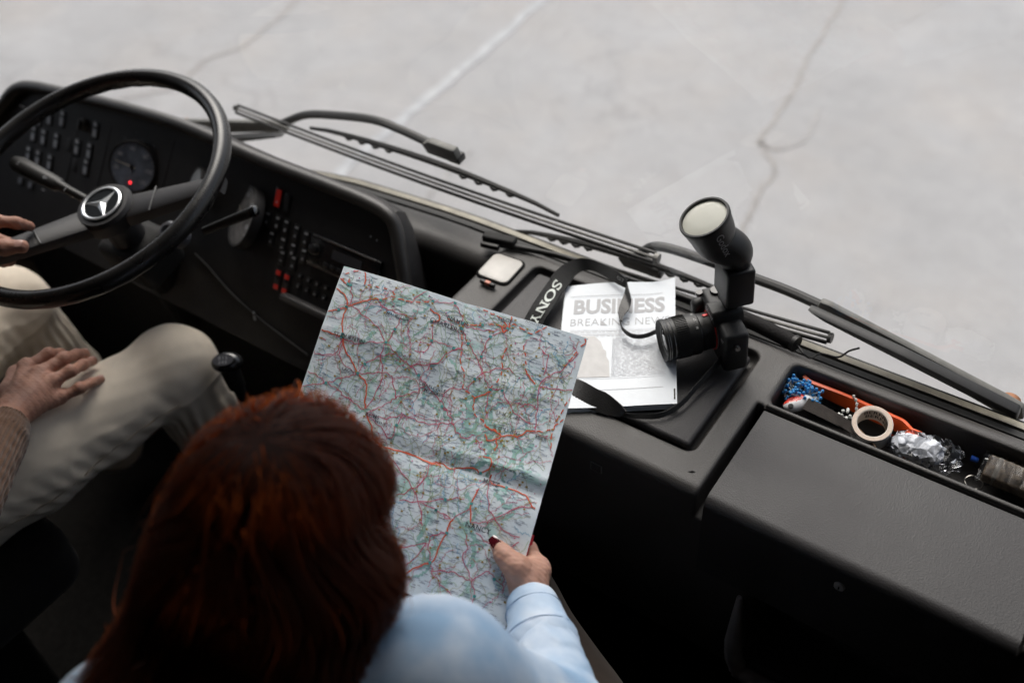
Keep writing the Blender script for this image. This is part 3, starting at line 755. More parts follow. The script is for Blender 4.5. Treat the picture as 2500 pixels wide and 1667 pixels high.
# ================================================================== WIPERS (outside the pane)
wmet = mat('wiper_black', (.014, .0135, .013), .45, .4, var=.3, vscale=40)
wrub = mat('wiper_rubber', (.03, .029, .028), .5, .4, var=.3, vscale=60)
wst = mat('wiper_steel', (.17, .165, .155), .5, .4, .5, rvar=.1, vscale=50)
warm = mat('wiper_arm_grey', (.14, .137, .125), .5, .4, var=.3, vscale=30)
def wiper(label, blade, tube_pts, arm, joint, carrier_n):
    t = thing('windshield_wiper', label, 'wiper', group='windshield wipers')
    A, B = V(blade[0]), V(blade[1]); d = (B - A).normalized(); nrm = wn
    side = nrm.cross(d).normalized()
    if side.z > 0: side = -side            # towards the dashboard
    # rubber lip and steel backing, slightly bowed
    def bow(u, off_s, off_n): return A.lerp(B, u) + side * (off_s + .010 * math.sin(math.pi * u)) + nrm * off_n
    N = 24
    for nm, m_, os_, w_, on in (('rubber_lip', wrub, .008, .0036, -.018), ('backing_strip', wst, .003, .0028, -.012), ('blade_holder', wmet, -.002, .0032, -.006)):
        v, f_ = tube_geo([bow(i / N, os_, on) for i in range(N + 1)], w_, 8, up=nrm, flat=.8); auto_smooth(mesh(nm, v, f_, m_, t), 60)
    tube('end_clip', [bow(1.0, .002, -.012), bow(1.008, .002, -.012)], .0085, wst, t, 8)
    tube('end_clip', [bow(0.0, .002, -.012), bow(-.006, .002, -.012)], .006, wmet, t, 8)
    # bridges: main bow in the middle and smaller claws
    J = V(joint)
    L = (B - A).length
    for u0, u1, hgt, r_ in ((.20, .80, .022, .0055),):
        P = []
        for i in range(13):
            x = i / 12; P.append(bow(u0 + (u1 - u0) * x, -.004 - hgt * (math.sin(math.pi * x) ** .6), .004 + .006 * math.sin(math.pi * x)))
        tube('bridge', P, [r_ * (.7 + .6 * math.sin(math.pi * i / 12)) for i in range(13)], wmet, t, 8, up=nrm, flat=.8)
    for k in range(4):       # scalloped spring links
        for sgn in (-1, 1):
            u = .5 + sgn * (.09 + .035 * k)
            c = bow(u, -.020 + .002 * k, .006); tube('link', [c - d * .008, c, c + d * .008], [.003, .0062, .003], wmet, t, 8)
    # joint bracket
    M = frame(J, d, nrm)
    prism('joint_bracket', [(-.040, -.004), (-.030, .014), (.030, .016), (.042, .006), (.036, -.014), (-.022, -.016)], -.006, .010, warm, t, M, .003)
    rbox('joint_block', (.030, .010, .006), (.026, .016, .022), .003, wmet, t, M)
    lathe('joint_bolt', [(.005, .010), (.005, .014), (.003, .0155), (0, .0155)], wst, t, M, 12)
    # tubular arm and the flat arm base
    P = catmull(tube_pts, 6); tube('arm_tube', P, .0085, wmet, t, 12)
    a0, a1 = V(arm[0]), V(arm[1]); dd = (a1 - a0).normalized(); M = frame(a0, dd, nrm); LL = (a1 - a0).length
    prism('arm_base', [(0, -.012), (.015, -.015), (LL * .9, -.022), (LL, -.021), (LL + .012, 0), (LL, .015), (LL * .9, .015), (.015, .009), (0, .008)], -.004, .008, warm, t, M, .003)
    prism('arm_flange', [(-.01, -.010), (LL * .45, -.027), (LL * .98, -.038), (LL, -.022), (.02, -.006)], -.030, -.012, wmet, t, M, .003)
    lathe('pivot_cap', [(.015, .008), (.014, .016), (.008, .020), (0, .021)], mat('rusty_cap', (.30, .13, .06), .7, var=.4, vscale=90), t, M @ Matrix.Translation((LL - .016, -.004, 0)), 20)
    return t
wiper('black windshield wiper nearer the steering wheel, blade tip rising at its left', ((-1.1486, 1.1581, 1.9416), (-0.1606, 1.1566, 1.9525)),
      [(-1.0533, 1.1792, 1.9138), (-0.9729, 1.1780, 1.9579), (-0.8786, 1.1795, 1.9831), (-0.7822, 1.1766, 2.0038), (-0.7184, 1.1769, 2.0022), (-0.6479, 1.1723, 1.9986)],
      ((-1.0489, 1.1798, 1.9096), (-1.4403, 1.1924, 1.7837)), (-0.6124, 1.1620, 2.0000), 4)
wiper('black windshield wiper behind the photo camera, long flat arm at its right', ((-0.6122, 1.1702, 1.8555), (0.1399, 1.1618, 1.9152)),
      [(-0.2154, 1.1809, 1.9014), (-0.1776, 1.1862, 1.9361), (-0.0914, 1.1907, 1.9395), (-0.0064, 1.1910, 1.9377), (0.0531, 1.1912, 1.9363), (0.1164, 1.1864, 1.9341)],
      ((0.1072, 1.1806, 1.9399), (0.4204, 1.1801, 1.8711)), (-0.2062, 1.1771, 1.8925), 4)

# ================================================================== black rod lying along the windshield ledge
rod = thing('ledge_rod', 'thin black rod with a foam sleeve and loose wire along the windshield ledge', 'rod')
foam = mat('black_foam', (.016, .015, .015), .8, .2, var=.3, vscale=60, bump=.6, bscale=300)
P = catmull([(-0.4329, 1.0859, 1.9060), (-0.3942, 1.0973, 1.9060), (-0.3165, 1.1166, 1.9030), (-0.2004, 1.1249, 1.9000), (-0.0819, 1.1316, 1.9000), (0.0183, 1.1309, 1.9000)], 5)
tube('rod_tube', P, .0055, blk, rod, 10)
tube('foam_sleeve', catmull([(0.0033, 1.1298, 1.9050), (0.0339, 1.1281, 1.9050), (0.0728, 1.1226, 1.9050), (0.1006, 1.1178, 1.9050)], 5), .0125, foam, rod, 14)
tube('sleeve_end', [(0.0972, 1.1191, 1.9050), (0.1037, 1.1174, 1.9050)], .0140, blk, rod, 14)
tube('loose_wire', catmull([(0.1033, 1.1183, 1.9050), (0.1199, 1.1062, 1.9030), (0.1304, 1.1109, 1.8950), (0.1384, 1.1326, 1.8900), (0.1641, 1.1370, 1.8920), (0.1761, 1.1445, 1.9050), (0.1892, 1.1482, 1.9150)], 5), .0016, blk, rod, 6)
M = frame((-0.4375, 1.0860, 1.9080), V((-0.4114, 1.1015, 1.9000)) - V((-0.4649, 1.0902, 1.9000)), (0, 0, 1))
rbox('rod_clip', (0, .006, .004), (.062, .020, .014), .004, blk2, rod, M)
rbox('rod_clip', (-.012, -.010, -.002), (.036, .010, .010), .003, blk, rod, M)

# ================================================================== NEWSPAPER
npm = mat('newsprint', (.79, .825, .86), .75, .25, var=.03, vscale=40, bump=.1, bscale=300)
gry = mat('grey_print', (.47, .47, .48), .8, .2, var=.06, vscale=300)
lgt = mat('pale_print', (.725, .74, .765), .8, .2)
news = thing('newspaper', 'folded white newspaper with a big grey headline under the camera strap', 'newspaper')
nTL, nTR, nBR = V((-0.2702, 1.0415, 1.9150)), V((-0.1214, 1.1396, 1.9180)), V((0.0061, 0.9069, 1.9120))
nBL = nBR + (nTL - nTR)
def npt(u, v, o=0.0):
    p = (nTL * (1 - u) + nTR * u) * (1 - v) + (nBL * (1 - u) + nBR * u) * v
    lift = .010 * max(0, (u - .75) / .25) ** 2 * max(0, 1 - v * 3) + .0012 * math.sin(u * 5 + v * 3) + .004 * max(0, .12 - v) / .12 * math.sin(u * 3.1)
    return p + V((0, 0, lift + o))
def sheet(nm, zoff, du, dv, m_, parent):
    N, Mv = 20, 24; v, f_ = [], []
    for j in range(Mv + 1):
        for i in range(N + 1): v.append(npt(i / N + du, j / Mv + dv, zoff))
    for j in range(Mv):
        for i in range(N): f_.append((j * (N + 1) + i, j * (N + 1) + i + 1, (j + 1) * (N + 1) + i + 1, (j + 1) * (N + 1) + i))
    return mesh(nm, v, f_, m_, parent, True)
for k in range(9):
    sheet('page', -.0003 - k * .0014, random.uniform(-.004, .012), random.uniform(-.004, .010) + k * .0012, npm, news)
def nprint(nm, geo, m_, off=.00016):
    v, f_ = geo; return mesh(nm, [npt(p[0], p[1], off) for p in v], f_, m_, news)
def ntext(nm, s_, u0, u1, v0, v1, m_, fat):
    v, f_ = text_geo(s_, 1.0, fat); xs_ = [p.x for p in v]; ys_ = [p.y for p in v]
    ax, bx, ay, by = min(xs_), max(xs_), min(ys_), max(ys_)
    return nprint(nm, ([(u0 + (p.x - ax) / (bx - ax) * (u1 - u0), v1 + (p.y - ay) / (by - ay) * (v0 - v1)) for p in v], f_), m_)
def nrect(nm, u0, v0, u1, v1, m_, n=12):
    v = [(u0 + (u1 - u0) * i / n, vv) for vv in (v0, v1) for i in range(n + 1)]
    return nprint(nm, (v, [(i, i + 1, n + 2 + i, n + 1 + i) for i in range(n)]), m_)
ntext('headline_print', 'BUSINESS', .10, .92, .135, .265, gry, .035)
# serif line below: letters with added serifs
ntext('subheading_print', 'BREAKING NEWS', .08, .96, .305, .365, gry, -.012)
nrect('rule_print', .06, .105, .90, .108, gry); nrect('rule_print', .06, .118, .80, .120, lgt); nrect('rule_print', .07, .395, .95, .397, lgt)
nrect('rule_print', .22, .790, .92, .793, lgt); nrect('rule_print', .20, .875, .90, .878, gry)
rs = random.Random(3)
for r0, r1, u0, u1 in ((.405, .425, .08, .95), (.435, .455, .08, .70)):
    nrect('text_print', u0, r0, u1, r0 + .006, lgt)
    u = u0
    while u < u1:
        w_ = rs.uniform(.02, .06); nrect('text_print', u, r0 + .010, u + w_, r1, lgt, 2); u += w_ + .012
for k in range(34):          # body text column
    v0 = .47 + k * .0092; u = .46
    while u < .90:
        w_ = rs.uniform(.02, .10); nrect('text_print', u, v0, min(.92, u + w_), v0 + .0042, lgt, 2); u += w_ + rs.uniform(.008, .02)
tor = [(.10, .455), (.30, .452), (.36, .50), (.385, .56), (.41, .575), (.415, .62), (.44, .66), (.45, .78), (.10, .78)]
nprint('photo_print', (tor, [tuple(range(len(tor)))]), mat('photo_grey', (.60, .59, .58), .8, var=.08, vscale=60))
ntext('page_mark', 'SX', .77, .83, .715, .738, gry, -.02)
bcode = mesh('barcode_print', [npt(.985, v, .0005) for v in (.895, .975)] + [npt(.998, v, .0005) for v in (.895, .975)], [(0, 1, 3, 2)], blk, news)

# ================================================================== PHOTO CAMERA with flash
camblk = mat('camera_black', (.012, .0118, .0118), .5, .45, var=.2, vscale=120, bump=.25, bscale=900)
camgl = mat('camera_gloss', (.013, .013, .013), .22, .5)
lensm = mat('lens_barrel', (.013, .0128, .0125), .42, .45, bump=.2, bscale=1200)
whitep = mat('white_print', (.75, .75, .75), .5)
redm = mat('red_mark', (.65, .03, .025), .4)
glas = mat('front_element', (.03, .025, .028), .05, .6, coat=1.0)
Fv = V((-.70, -.714, 0)).normalized(); Sv = V((.714, -.70, 0)).normalized()
tilt = R(3.5)
base = V((.007, 1.052, 1.9065))
Rm = Matrix((Sv, Fv.cross(Sv) * -1, Fv)).transposed()     # local: x = width, y = up-ish, z = lens axis
Uv = Fv.cross(Sv)
if Uv.z < 0: Uv = -Uv
Rm = Matrix((Sv, Uv, Fv)).transposed()
CM = Matrix.Translation(base) @ (Matrix.Rotation(tilt, 3, Sv.cross(V((0, 0, 0.0)) ) if False else Sv) if False else Matrix.Identity(3)).to_4x4() @ Rm.to_4x4()
CM = Matrix.Translation(base) @ Matrix.Rotation(-tilt, 4, Sv) @ Rm.to_4x4() if (Matrix.Rotation(-tilt, 3, Sv) @ Uv).dot(Fv) > 0 else Matrix.Translation(base) @ Matrix.Rotation(tilt, 4, Sv) @ Rm.to_4x4()
CM = CM @ Matrix.Scale(.94, 4)
pcam = thing('photo_camera', 'black mirrorless photo camera with zoom lens standing on the dashboard', 'camera')
rbox('camera_body', (0, .042, -.004), (.125, .078, .040), .007, camblk, pcam, CM)
rbox('grip', (-.052, .034, .018), (.026, .064, .030), .010, camblk, pcam, CM)
prism('viewfinder_hump', [(-.024, 0), (-.018, .016), (-.012, .021), (.012, .021), (.018, .016), (.024, 0)], -.028, .022, camblk, pcam, CM @ Matrix.Translation((.004, .075, 0)), .002)
text('brand_print', 'SONY', CM @ Matrix.Translation((.004, .0845, .0224)), .0105, whitep, pcam, .012, sx=1.15)
for x_, z_, r_, h_ in ((-.046, -.006, .0098, .009), (-.030, -.012, .0075, .007), (-.052, .020, .0062, .006), (-.028, .006, .0045, .004), (.045, -.008, .008, .003)):
    lathe('dial', [(r_, 0), (r_, h_ * .8), (r_ * .9, h_), (0, h_)], camgl, pcam, CM @ frame((x_, .0765, z_), (1, 0, 0), (0, 1, 0)), 28)
    lathe('dial_edge', [(r_ * 1.02, h_ * .3), (r_ * 1.02, h_ * .5)], mat('dial_metal', (.25, .25, .25), .3, .5, 1.0), pcam, CM @ frame((x_, .0765, z_), (1, 0, 0), (0, 1, 0)), 28)
for x_ in (-.066, .066): tube('strap_lug', [CM @ V((x_ * .97, .060, -.002)), CM @ V((x_ * 1.06, .060, -.002))], .004, steel, pcam, 10)
text('model_print', 'α7', CM @ Matrix.Translation((.050, .065, .0167)), .009, whitep, pcam, .006)
# lens: mount ring, barrel, zoom and focus rings, front element
LM = CM @ Matrix.Translation((.004, .048, .016)) @ Matrix.Scale(.92, 4, (0, 0, 1))
lathe('mount_ring', [(.032, 0), (.032, .003), (.0305, .004)], mat('mount_silver', (.45, .45, .45), .3, .5, 1.0), pcam, LM, 48)
lens_o = lathe('lens_barrel', [(.0300, .003), (.0300, .018), (.0305, .019), (.0305, .026), (.0335, .029), (.0340, .036), (.0340, .074), (.0335, .076), (.0335, .082), (.0345, .083), (.0345, .091), (.0330, .0925), (.0320, .0915), (.0300, .089), (.0265, .086), (.0225, .084)], lensm, pcam, LM, 64)
for z_, r_ in ((.0275, .0324), (.0755, .0342), (.0835, .0349), (.0870, .0349)):
    lathe('lens_ring', [(r_, z_), (r_ + .0003, z_ + .0006), (r_, z_ + .0012)], mat('ring_metal', (.18, .18, .18), .3, .5, 1.0), lens_o, LM, 64)
for k in range(60):
    a = 2 * math.pi * k / 60; d = V((math.cos(a), math.sin(a), 0))
    tube('zoom_rib', [LM @ (d * .0341 + V((0, 0, .048))), LM @ (d * .0341 + V((0, 0, .070)))], .0009, lensm, lens_o, 4)
lathe('front_element', [(.0235, .0838), (.019, .0862), (.010, .0878), (0, .0884)], glas, lens_o, LM, 48)
lathe('inner_ring', [(.0262, .0862), (.0240, .0846), (.0228, .0842)], mat('ring_grey', (.10, .10, .10), .35, .5), lens_o, LM, 48)
for a_ in (100, 170): rbox('red_badge', (0, 0, 0), (.006, .003, .009), .001, redm, lens_o, LM @ Matrix.Rotation(R(a_), 4, 'Z') @ Matrix.Translation((.0302, 0, .012)) @ Matrix.Rotation(R(90), 4, 'Z'))
tube('orange_ring', [LM @ V((.0316 * math.cos(k / 32 * 2 * math.pi), .0316 * math.sin(k / 32 * 2 * math.pi), .0035)) for k in range(32)], .0010, redm, lens_o, 6, closed=True)
for a_ in (60, 85, 110, 135): text('lens_print', {60: '35', 85: '50', 110: '70', 135: '28'}[a_], LM @ Matrix.Rotation(R(a_), 4, 'Z') @ Matrix.Translation((.0342, 0, .034)) @ Matrix((( 0, 0, 1, 0), (1, 0, 0, 0), (0, 1, 0, 0), (0, 0, 0, 1))), .005, whitep, lens_o)

# flash unit in the hot shoe
fl = thing('flash_unit', 'black round-head camera flash with a pale round lens on the photo camera', 'flash')
FM = CM @ frame((.006, .098, -.012), (1, 0, 0), (0, 1, 0))       # x width, y backwards, z up
fb = mat('flash_black', (.013, .0125, .012), .42, .45, var=.15, vscale=60)
rbox('hot_shoe_foot', (0, 0, .004), (.022, .022, .010), .002, camgl, fl, FM)
prism('flash_neck', rrect(.036, .034, .006), .008, .022, fb, fl, FM, .003)
rbox('flash_body', (0, .004, .052), (.061, .045, .070), .005, fb, fl, FM)
rbox('battery_door', (-.0320, .004, .050), (.006, .040, .054), .0025, camgl, fl, FM)
rbox('release_button', (-.030, -.020, .088), (.012, .006, .018), .002, mat('brown_clip', (.12, .095, .085), .4), fl, FM)
Av = V((-.349, -.271, .893)).normalized()
nk = FM @ V((0, .004, .094))
face_c = nk + Av * .086 + V((-.012, -.006, 0))
HMf = frame(face_c - Av * .0985, Sv, Av)
Un = (FM.to_3x3() @ V((0, 0, 1))).normalized()
P = catmull([nk - Un * .014, nk - Un * .003 + Av * .002, nk + Un * .004 + Av * .012, face_c - Av * .050, face_c - Av * .028, face_c - Av * .006], 6)
nP = len(P); rr_ = [.0195 + .0165 * min(1, i / (nP - 1) * 1.02) ** .85 for i in range(nP)]
fh = tube('flash_head', P, rr_, fb, fl, 48)
lathe('head_rim', [(.0360, .093), (.0366, .098), (.0354, .1012), (.0328, .1012), (.0318, .0975)], fb, fh, HMf, 64, ang=45)
fres = mat('fresnel_lens', (.52, .52, .46), .25, .5, bump=.5, bscale=260, btype='rib', bdist=.0006)
lathe('flash_lens', [(.0319, .0970), (.026, .0985), (.015, .0993), (0, .0996)], fres, fh, HMf, 56)
for k in range(6):
    a = R(60 * k + 20); lathe('magnet_stud', [(.0011, .1006), (0, .1012)], mat('stud_grey', (.5, .5, .5), .3, .5, 1.0), fh, HMf @ Matrix.Translation((.0341 * math.cos(a), .0341 * math.sin(a), 0)), 8)
# maker's name on the barrel, wrapped round it
gv, gf = text_geo('Godox', .0165, .004)
def wrap(p):
    z_ = .066 - p.x; rad_ = .0362 - (.0925 - z_) * .13; a = R(8) + p.y / rad_
    return HMf @ V((rad_ * math.cos(a), rad_ * math.sin(a), z_))
GODOX = mesh('brand_print', [wrap(p) for p in gv], gf, mat('grey_letter', (.25, .25, .25), .5), fh)

# ================================================================== CAMERA STRAP
strm = mat('strap_web', (.010, .0098, .0096), .85, .2, sheen=.2, bump=.5, bscale=900, btype='rib')
lea = mat('strap_leather', (.014, .013, .0125), .4, .45, var=.2, vscale=50, bump=.3, bscale=500)
strap = thing('camera_strap', 'wide black camera strap with white lettering looped over the newspaper', 'strap')
SA = [(-0.2808, 0.9179, 1.9080), (-0.2878, 0.9482, 1.9090), (-0.2941, 0.9872, 1.9120), (-0.2973, 1.0304, 1.9180), (-0.2965, 1.0536, 1.9260), (-0.2871, 1.0742, 1.9340), (-0.2736, 1.0911, 1.9380), (-0.2543, 1.0984, 1.9380), (-0.2244, 1.0962, 1.9400), (-0.1976, 1.0899, 1.9420), (-0.1768, 1.0836, 1.9380)]
SB = [(-0.2492, 0.9230, 1.9050), (-0.2575, 0.9545, 1.9060), (-0.2542, 0.9773, 1.9210), (-0.2607, 1.0176, 1.9220), (-0.2613, 1.0398, 1.9240), (-0.2643, 1.0649, 1.9240), (-0.2590, 1.0851, 1.9220), (-0.2422, 1.0896, 1.9240), (-0.2157, 1.0845, 1.9260), (-0.1903, 1.0778, 1.9270), (-0.1756, 1.0778, 1.9260)]
ribbon('wide_strap', SA, SB, strm, strap, .003)
ribbon('leather_tab', [(-0.1780, 1.0816, 1.9380), (-0.1706, 1.0687, 1.9360), (-0.1682, 1.0606, 1.9320), (-0.1627, 1.0373, 1.9290), (-0.1574, 1.0214, 1.9270), (-0.1465, 1.0068, 1.9250)],
       [(-0.1665, 1.0685, 1.9380), (-0.1525, 1.0525, 1.9350), (-0.1456, 1.0366, 1.9300), (-0.1445, 1.0278, 1.9280), (-0.1457, 1.0190, 1.9250), (-0.1420, 1.0072, 1.9240)], lea, strap, .003)
ribbon('thin_strap', [(-0.1454, 1.0061, 1.9270), (-0.1313, 0.9899, 1.9300), (-0.1130, 0.9849, 1.9300), (-0.0962, 0.9903, 1.9320), (-0.0820, 1.0112, 1.9340), (-0.0651, 1.0493, 1.9420)],
       [(-0.1444, 1.0059, 1.9220), (-0.1314, 0.9917, 1.9220), (-0.1131, 0.9855, 1.9220), (-0.0957, 0.9913, 1.9240), (-0.0814, 1.0122, 1.9260), (-0.0649, 1.0513, 1.9350)], strm, strap, .002)
ribbon('wide_strap', [(-0.1695, 0.8727, 1.9080), (-0.1312, 0.8699, 1.9180), (-0.1007, 0.8633, 1.9230), (-0.0841, 0.8642, 1.9220), (-0.0588, 0.8587, 1.9180), (-0.0462, 0.8547, 1.9140)],
       [(-0.1458, 0.8234, 1.9040), (-0.1188, 0.8349, 1.9040), (-0.0931, 0.8384, 1.9040), (-0.0729, 0.8418, 1.9030), (-0.0557, 0.8475, 1.9030), (-0.0479, 0.8542, 1.9040)], lea, strap, .003)
ribbon('thin_strap', [(-0.0494, 0.8540, 1.9090), (-0.0296, 0.8652, 1.9080), (-0.0037, 0.8830, 1.9100), (0.0106, 0.9115, 1.9140), (0.0158, 0.9532, 1.9180), (0.0224, 0.9956, 1.9250), (0.0288, 1.0212, 1.9350)],
       [(-0.0486, 0.8528, 1.9040), (-0.0267, 0.8603, 1.9030), (-0.0005, 0.8804, 1.9030), (0.0137, 0.9149, 1.9050), (0.0186, 0.9587, 1.9090), (0.0259, 1.0016, 1.9160), (0.0324, 1.0274, 1.9260)], strm, strap, .002)
ribbon('thin_strap', [(-0.0238, 1.0816, 1.9650), (-0.0429, 1.0780, 1.9500), (-0.0509, 1.0621, 1.9450), (-0.0497, 1.0460, 1.9400)], [(-0.0213, 1.0800, 1.9620), (-0.0413, 1.0784, 1.9450), (-0.0480, 1.0644, 1.9400), (-0.0477, 1.0500, 1.9350)], strm, strap, .002)
# slab-serif lettering on the wide strap
def slab(ch):
    g = {'N': [((0, 0), (.13, 0), (.13, 1), (0, 1)), ((.62, 0), (.75, 0), (.75, 1), (.62, 1)), ((.02, 1), (.22, 1), (.73, 0), (.53, 0)), ((-.1, 0), (.24, 0), (.24, .1), (-.1, .1)), ((.5, .9), (.86, .9), (.86, 1), (.5, 1)), ((-.1, .9), (.2, .9), (.2, 1), (-.1, 1))],
         'Y': [((.32, 0), (.46, 0), (.46, .45), (.32, .45)), ((0, 1), (.16, 1), (.47, .42), (.33, .40)), ((.62, 1), (.78, 1), (.45, .40), (.33, .44)), ((-.1, .9), (.28, .9), (.28, 1), (-.1, 1)), ((.5, .9), (.88, .9), (.88, 1), (.5, 1)), ((.2, 0), (.58, 0), (.58, .1), (.2, .1))]}
    if ch in g:
        v, f_ = [], []
        for q in g[ch]: f_.append(tuple(range(len(v), len(v) + 4))); v += [(a - .38, b - .5) for a, b in q]
        return v, f_
    if ch == 'O':
        v, f_ = [], []; n_ = 28
        for i in range(n_):
            a = 2 * math.pi * i / n_; v += [(.46 * math.cos(a), .53 * math.sin(a)), (.27 * math.cos(a), .42 * math.sin(a))]
        for i in range(n_): j = (i + 1) % n_; f_.append((2 * i, 2 * j, 2 * j + 1, 2 * i + 1))
        return v, f_
    P = catmull([(.30, .30, 0), (.22, .44, 0), (0, .49, 0), (-.26, .40, 0), (-.27, .18, 0), (0, .03, 0), (.28, -.12, 0), (.28, -.38, 0), (0, -.49, 0), (-.26, -.42, 0), (-.32, -.28, 0)], 5)
    v, f_ = [], []
    for i, q in enumerate(P):
        t = P[min(i + 1, len(P) - 1)] - P[max(i - 1, 0)]; nn_ = np.array([-t[1], t[0], 0]) / (np.linalg.norm(t) + 1e-9); w_ = .085 if 3 < i < len(P) - 4 else .06
        v += [tuple((q + nn_ * w_)[:2]), tuple((q - nn_ * w_)[:2])]
    f_ = [(2 * i, 2 * i + 1, 2 * i + 3, 2 * i + 2) for i in range(len(P) - 1)]
    k = len(v); v += [(.26, .20), (.36, .20), (.36, .54), (.28, .54), (-.28, -.18), (-.38, -.18), (-.38, -.54), (-.30, -.54)]; f_ += [(k, k + 1, k + 2, k + 3), (k + 4, k + 5, k + 6, k + 7)]
    return v, f_
A_, B_ = catmull(SA, 12), catmull(SB, 12)
def onstrap(u, w_):          # u along the strap in samples, w across 0..1
    i = int(max(0, min(len(A_) - 2, u))); t = u - i
    a = A_[i] * (1 - t) + A_[i + 1] * t; b = B_[i] * (1 - t) + B_[i + 1] * t
    return V(a * (1 - w_) + b * w_) + V((.0008, -.0012, .0022))
lets = mat('strap_lettering', (.62, .66, .62), .7)
u_s = 39.0
for ch in 'SONY':
    v, f_ = slab(ch)
    mesh('letter', [onstrap(u_s - x_ * 9.0, .52 - y_ * -.46 * 1.0) for x_, y_ in v], f_, lets, strap)
    u_s -= 8.4
av, af = text_geo('α7', 1.0, 0.0)
mesh('letter', [onstrap(111 + p.x * 8, .5 - p.y * .5) for p in av], af, mat('strap_grey_letter', (.35, .35, .35), .7), strap)

# ================================================================== THINGS IN THE STORAGE BIN
BZ = 1.828
ob = thing('orange_lever', 'bright orange plastic pry lever lying in the storage bin', 'tool')
om = mat('orange_plastic', (.80, .095, .010), .38, .5, sub=.0)
Pa = [(0.1332, 1.0817, 1.8840), (0.1467, 1.0760, 1.8840), (0.1658, 1.0760, 1.8840), (0.1994, 1.0767, 1.8840), (0.2398, 1.0748, 1.8840), (0.2727, 1.0730, 1.8840), (0.2892, 1.0712, 1.8840), (0.3061, 1.0592, 1.8860)]
Pb = [(0.1344, 1.0827, 1.8780), (0.1483, 1.0788, 1.8660), (0.1684, 1.0795, 1.8600), (0.2035, 1.0781, 1.8580), (0.2451, 1.0740, 1.8580), (0.2783, 1.0724, 1.8580), (0.2943, 1.0684, 1.8620), (0.3052, 1.0561, 1.8780)]
ribbon('lever_blade', Pa, Pb, om, ob, .005)
pr_ = V((0.2992, 1.0599, 1.8820))
for dx in (-.004, .005): rbox('lever_prong', pr_ + V((.010 + dx * .3, -.004 + dx, 0)), (.018, .004, .008), .0015, om, ob)

bb = thing('blue_bead_string', 'tangled string of small blue beads in the bin corner', 'beads')
bm_ = mat('blue_bead', (.045, .28, .62), .3, .5, var=.3, vscale=200)
thr = mat('pale_thread', (.6, .6, .55), .7)
cB = V((0.1436, 1.0546, 1.8720)); rs = random.Random(11); prev = None; P = []
bmesh_s = bmesh.new(); bmesh.ops.create_icosphere(bmesh_s, subdivisions=1, radius=.0030); BEAD = bpy.data.meshes.new('bead'); bmesh_s.to_mesh(BEAD); bmesh_s.free(); BEAD.materials.append(bm_)
BEAD.polygons.foreach_set('use_smooth', np.ones(len(BEAD.polygons), dtype=bool))
ang = 0
for k in range(110):
    ang += rs.uniform(.15, .9); r_ = rs.uniform(.006, .026)
    p = cB + V((math.cos(ang) * r_ * 1.15, math.sin(ang) * r_ * .95, rs.uniform(-.012, .012) + .004)); P.append(p)
P = [V(q) for q in catmull(P, 2)]
for p in P[::2]:
    o = bpy.data.objects.new('bead', BEAD); COL.objects.link(o); o.parent = bb; o.location = p; o.scale = (1, 1, 1.3)
tube('thread', P, .0006, thr, bb, 4)
for p in [(0.1250, 1.0500, 1.8500), (0.1196, 1.0542, 1.8500), (0.1234, 1.0406, 1.8500), (0.1336, 1.0675, 1.8700), (0.1275, 1.0702, 1.8700), (0.1627, 1.0668, 1.8500), (0.1740, 1.0612, 1.8500)]:
    o = bpy.data.objects.new('bead', BEAD); COL.objects.link(o); o.parent = bb; o.location = p

fs_ = thing('fishing_lure', 'red and white lure with a black eye against the bin edge', 'lure')
c = V((0.1452, 1.0347, 1.8720)); ax = V((0.1581, 1.0530, 1.8720)) - V((0.1338, 1.0195, 1.8720)); M = frame(c, ax, (-.1, -.35, .9))
s = SDF(c - V((.04, .04, .03)), c + V((.04, .04, .03)), .0013)
s.ell(c, (.024, .0125, .010), .003, M=M); s.cone(M @ V((.010, 0, 0)), M @ V((.031, -.002, 0)), .008, .003, .006)
lure = s.obj('lure_body', mat('lure_white', (.72, .73, .75), .3, .5, coat=.3), fs_)
lure.data.materials.append(mat('lure_red', (.70, .06, .04), .3, .5, coat=.3)); Mi = M.inverted()
for p in lure.data.polygons:
    q = Mi @ p.center
    if q.y > -.001 and q.x < .012 and q.y > (q.x + .02) * -.25 + .003: p.material_index = 1
lathe('lure_eye', [(.0042, 0), (.0038, .0012), (0, .0018)], blk, fs_, M @ frame((-.016, -.005, .0075), (1, 0, 0), (-.25, -.2, .9)), 18)
slv = thing('card_sleeve', 'dark brown folded card sleeve leaning along the bin edge', 'sleeve')
brn = mat('dark_card', (.050, .042, .038), .7, .3, var=.25, vscale=80, bump=.4, bscale=600)
ribbon('card', [(0.1583, 1.0411, 1.8850), (0.1809, 1.0386, 1.8850), (0.2093, 1.0339, 1.8850), (0.2279, 1.0296, 1.8850)], [(0.1557, 1.0246, 1.8760), (0.1821, 1.0226, 1.8760), (0.2131, 1.0198, 1.8760), (0.2424, 1.0164, 1.8760)], brn, slv, .003)
ribbon('card', [(0.2236, 1.0279, 1.8840), (0.2437, 1.0229, 1.8800), (0.2705, 1.0128, 1.8760)], [(0.2125, 1.0204, 1.8780), (0.2376, 1.0154, 1.8760), (0.2651, 1.0114, 1.8740)], brn, slv, .003)
ribbon('card_edge', [(0.2275, 1.0302, 1.8860), (0.2507, 1.0204, 1.8820), (0.2724, 1.0101, 1.8780)], [(0.2296, 1.0286, 1.8850), (0.2522, 1.0185, 1.8810), (0.2731, 1.0087, 1.8770)], mat('raw_card', (.28, .19, .12), .8), slv, .001)
gp = thing('perforated_plate', 'small dark grey plate with holes under the white bead chain', 'plate')
M = frame((0.1799, 1.0753, 1.8420), V((0.2076, 1.0747, 1.8420)) - V((0.1661, 1.0753, 1.8420)), (0, 0, 1))
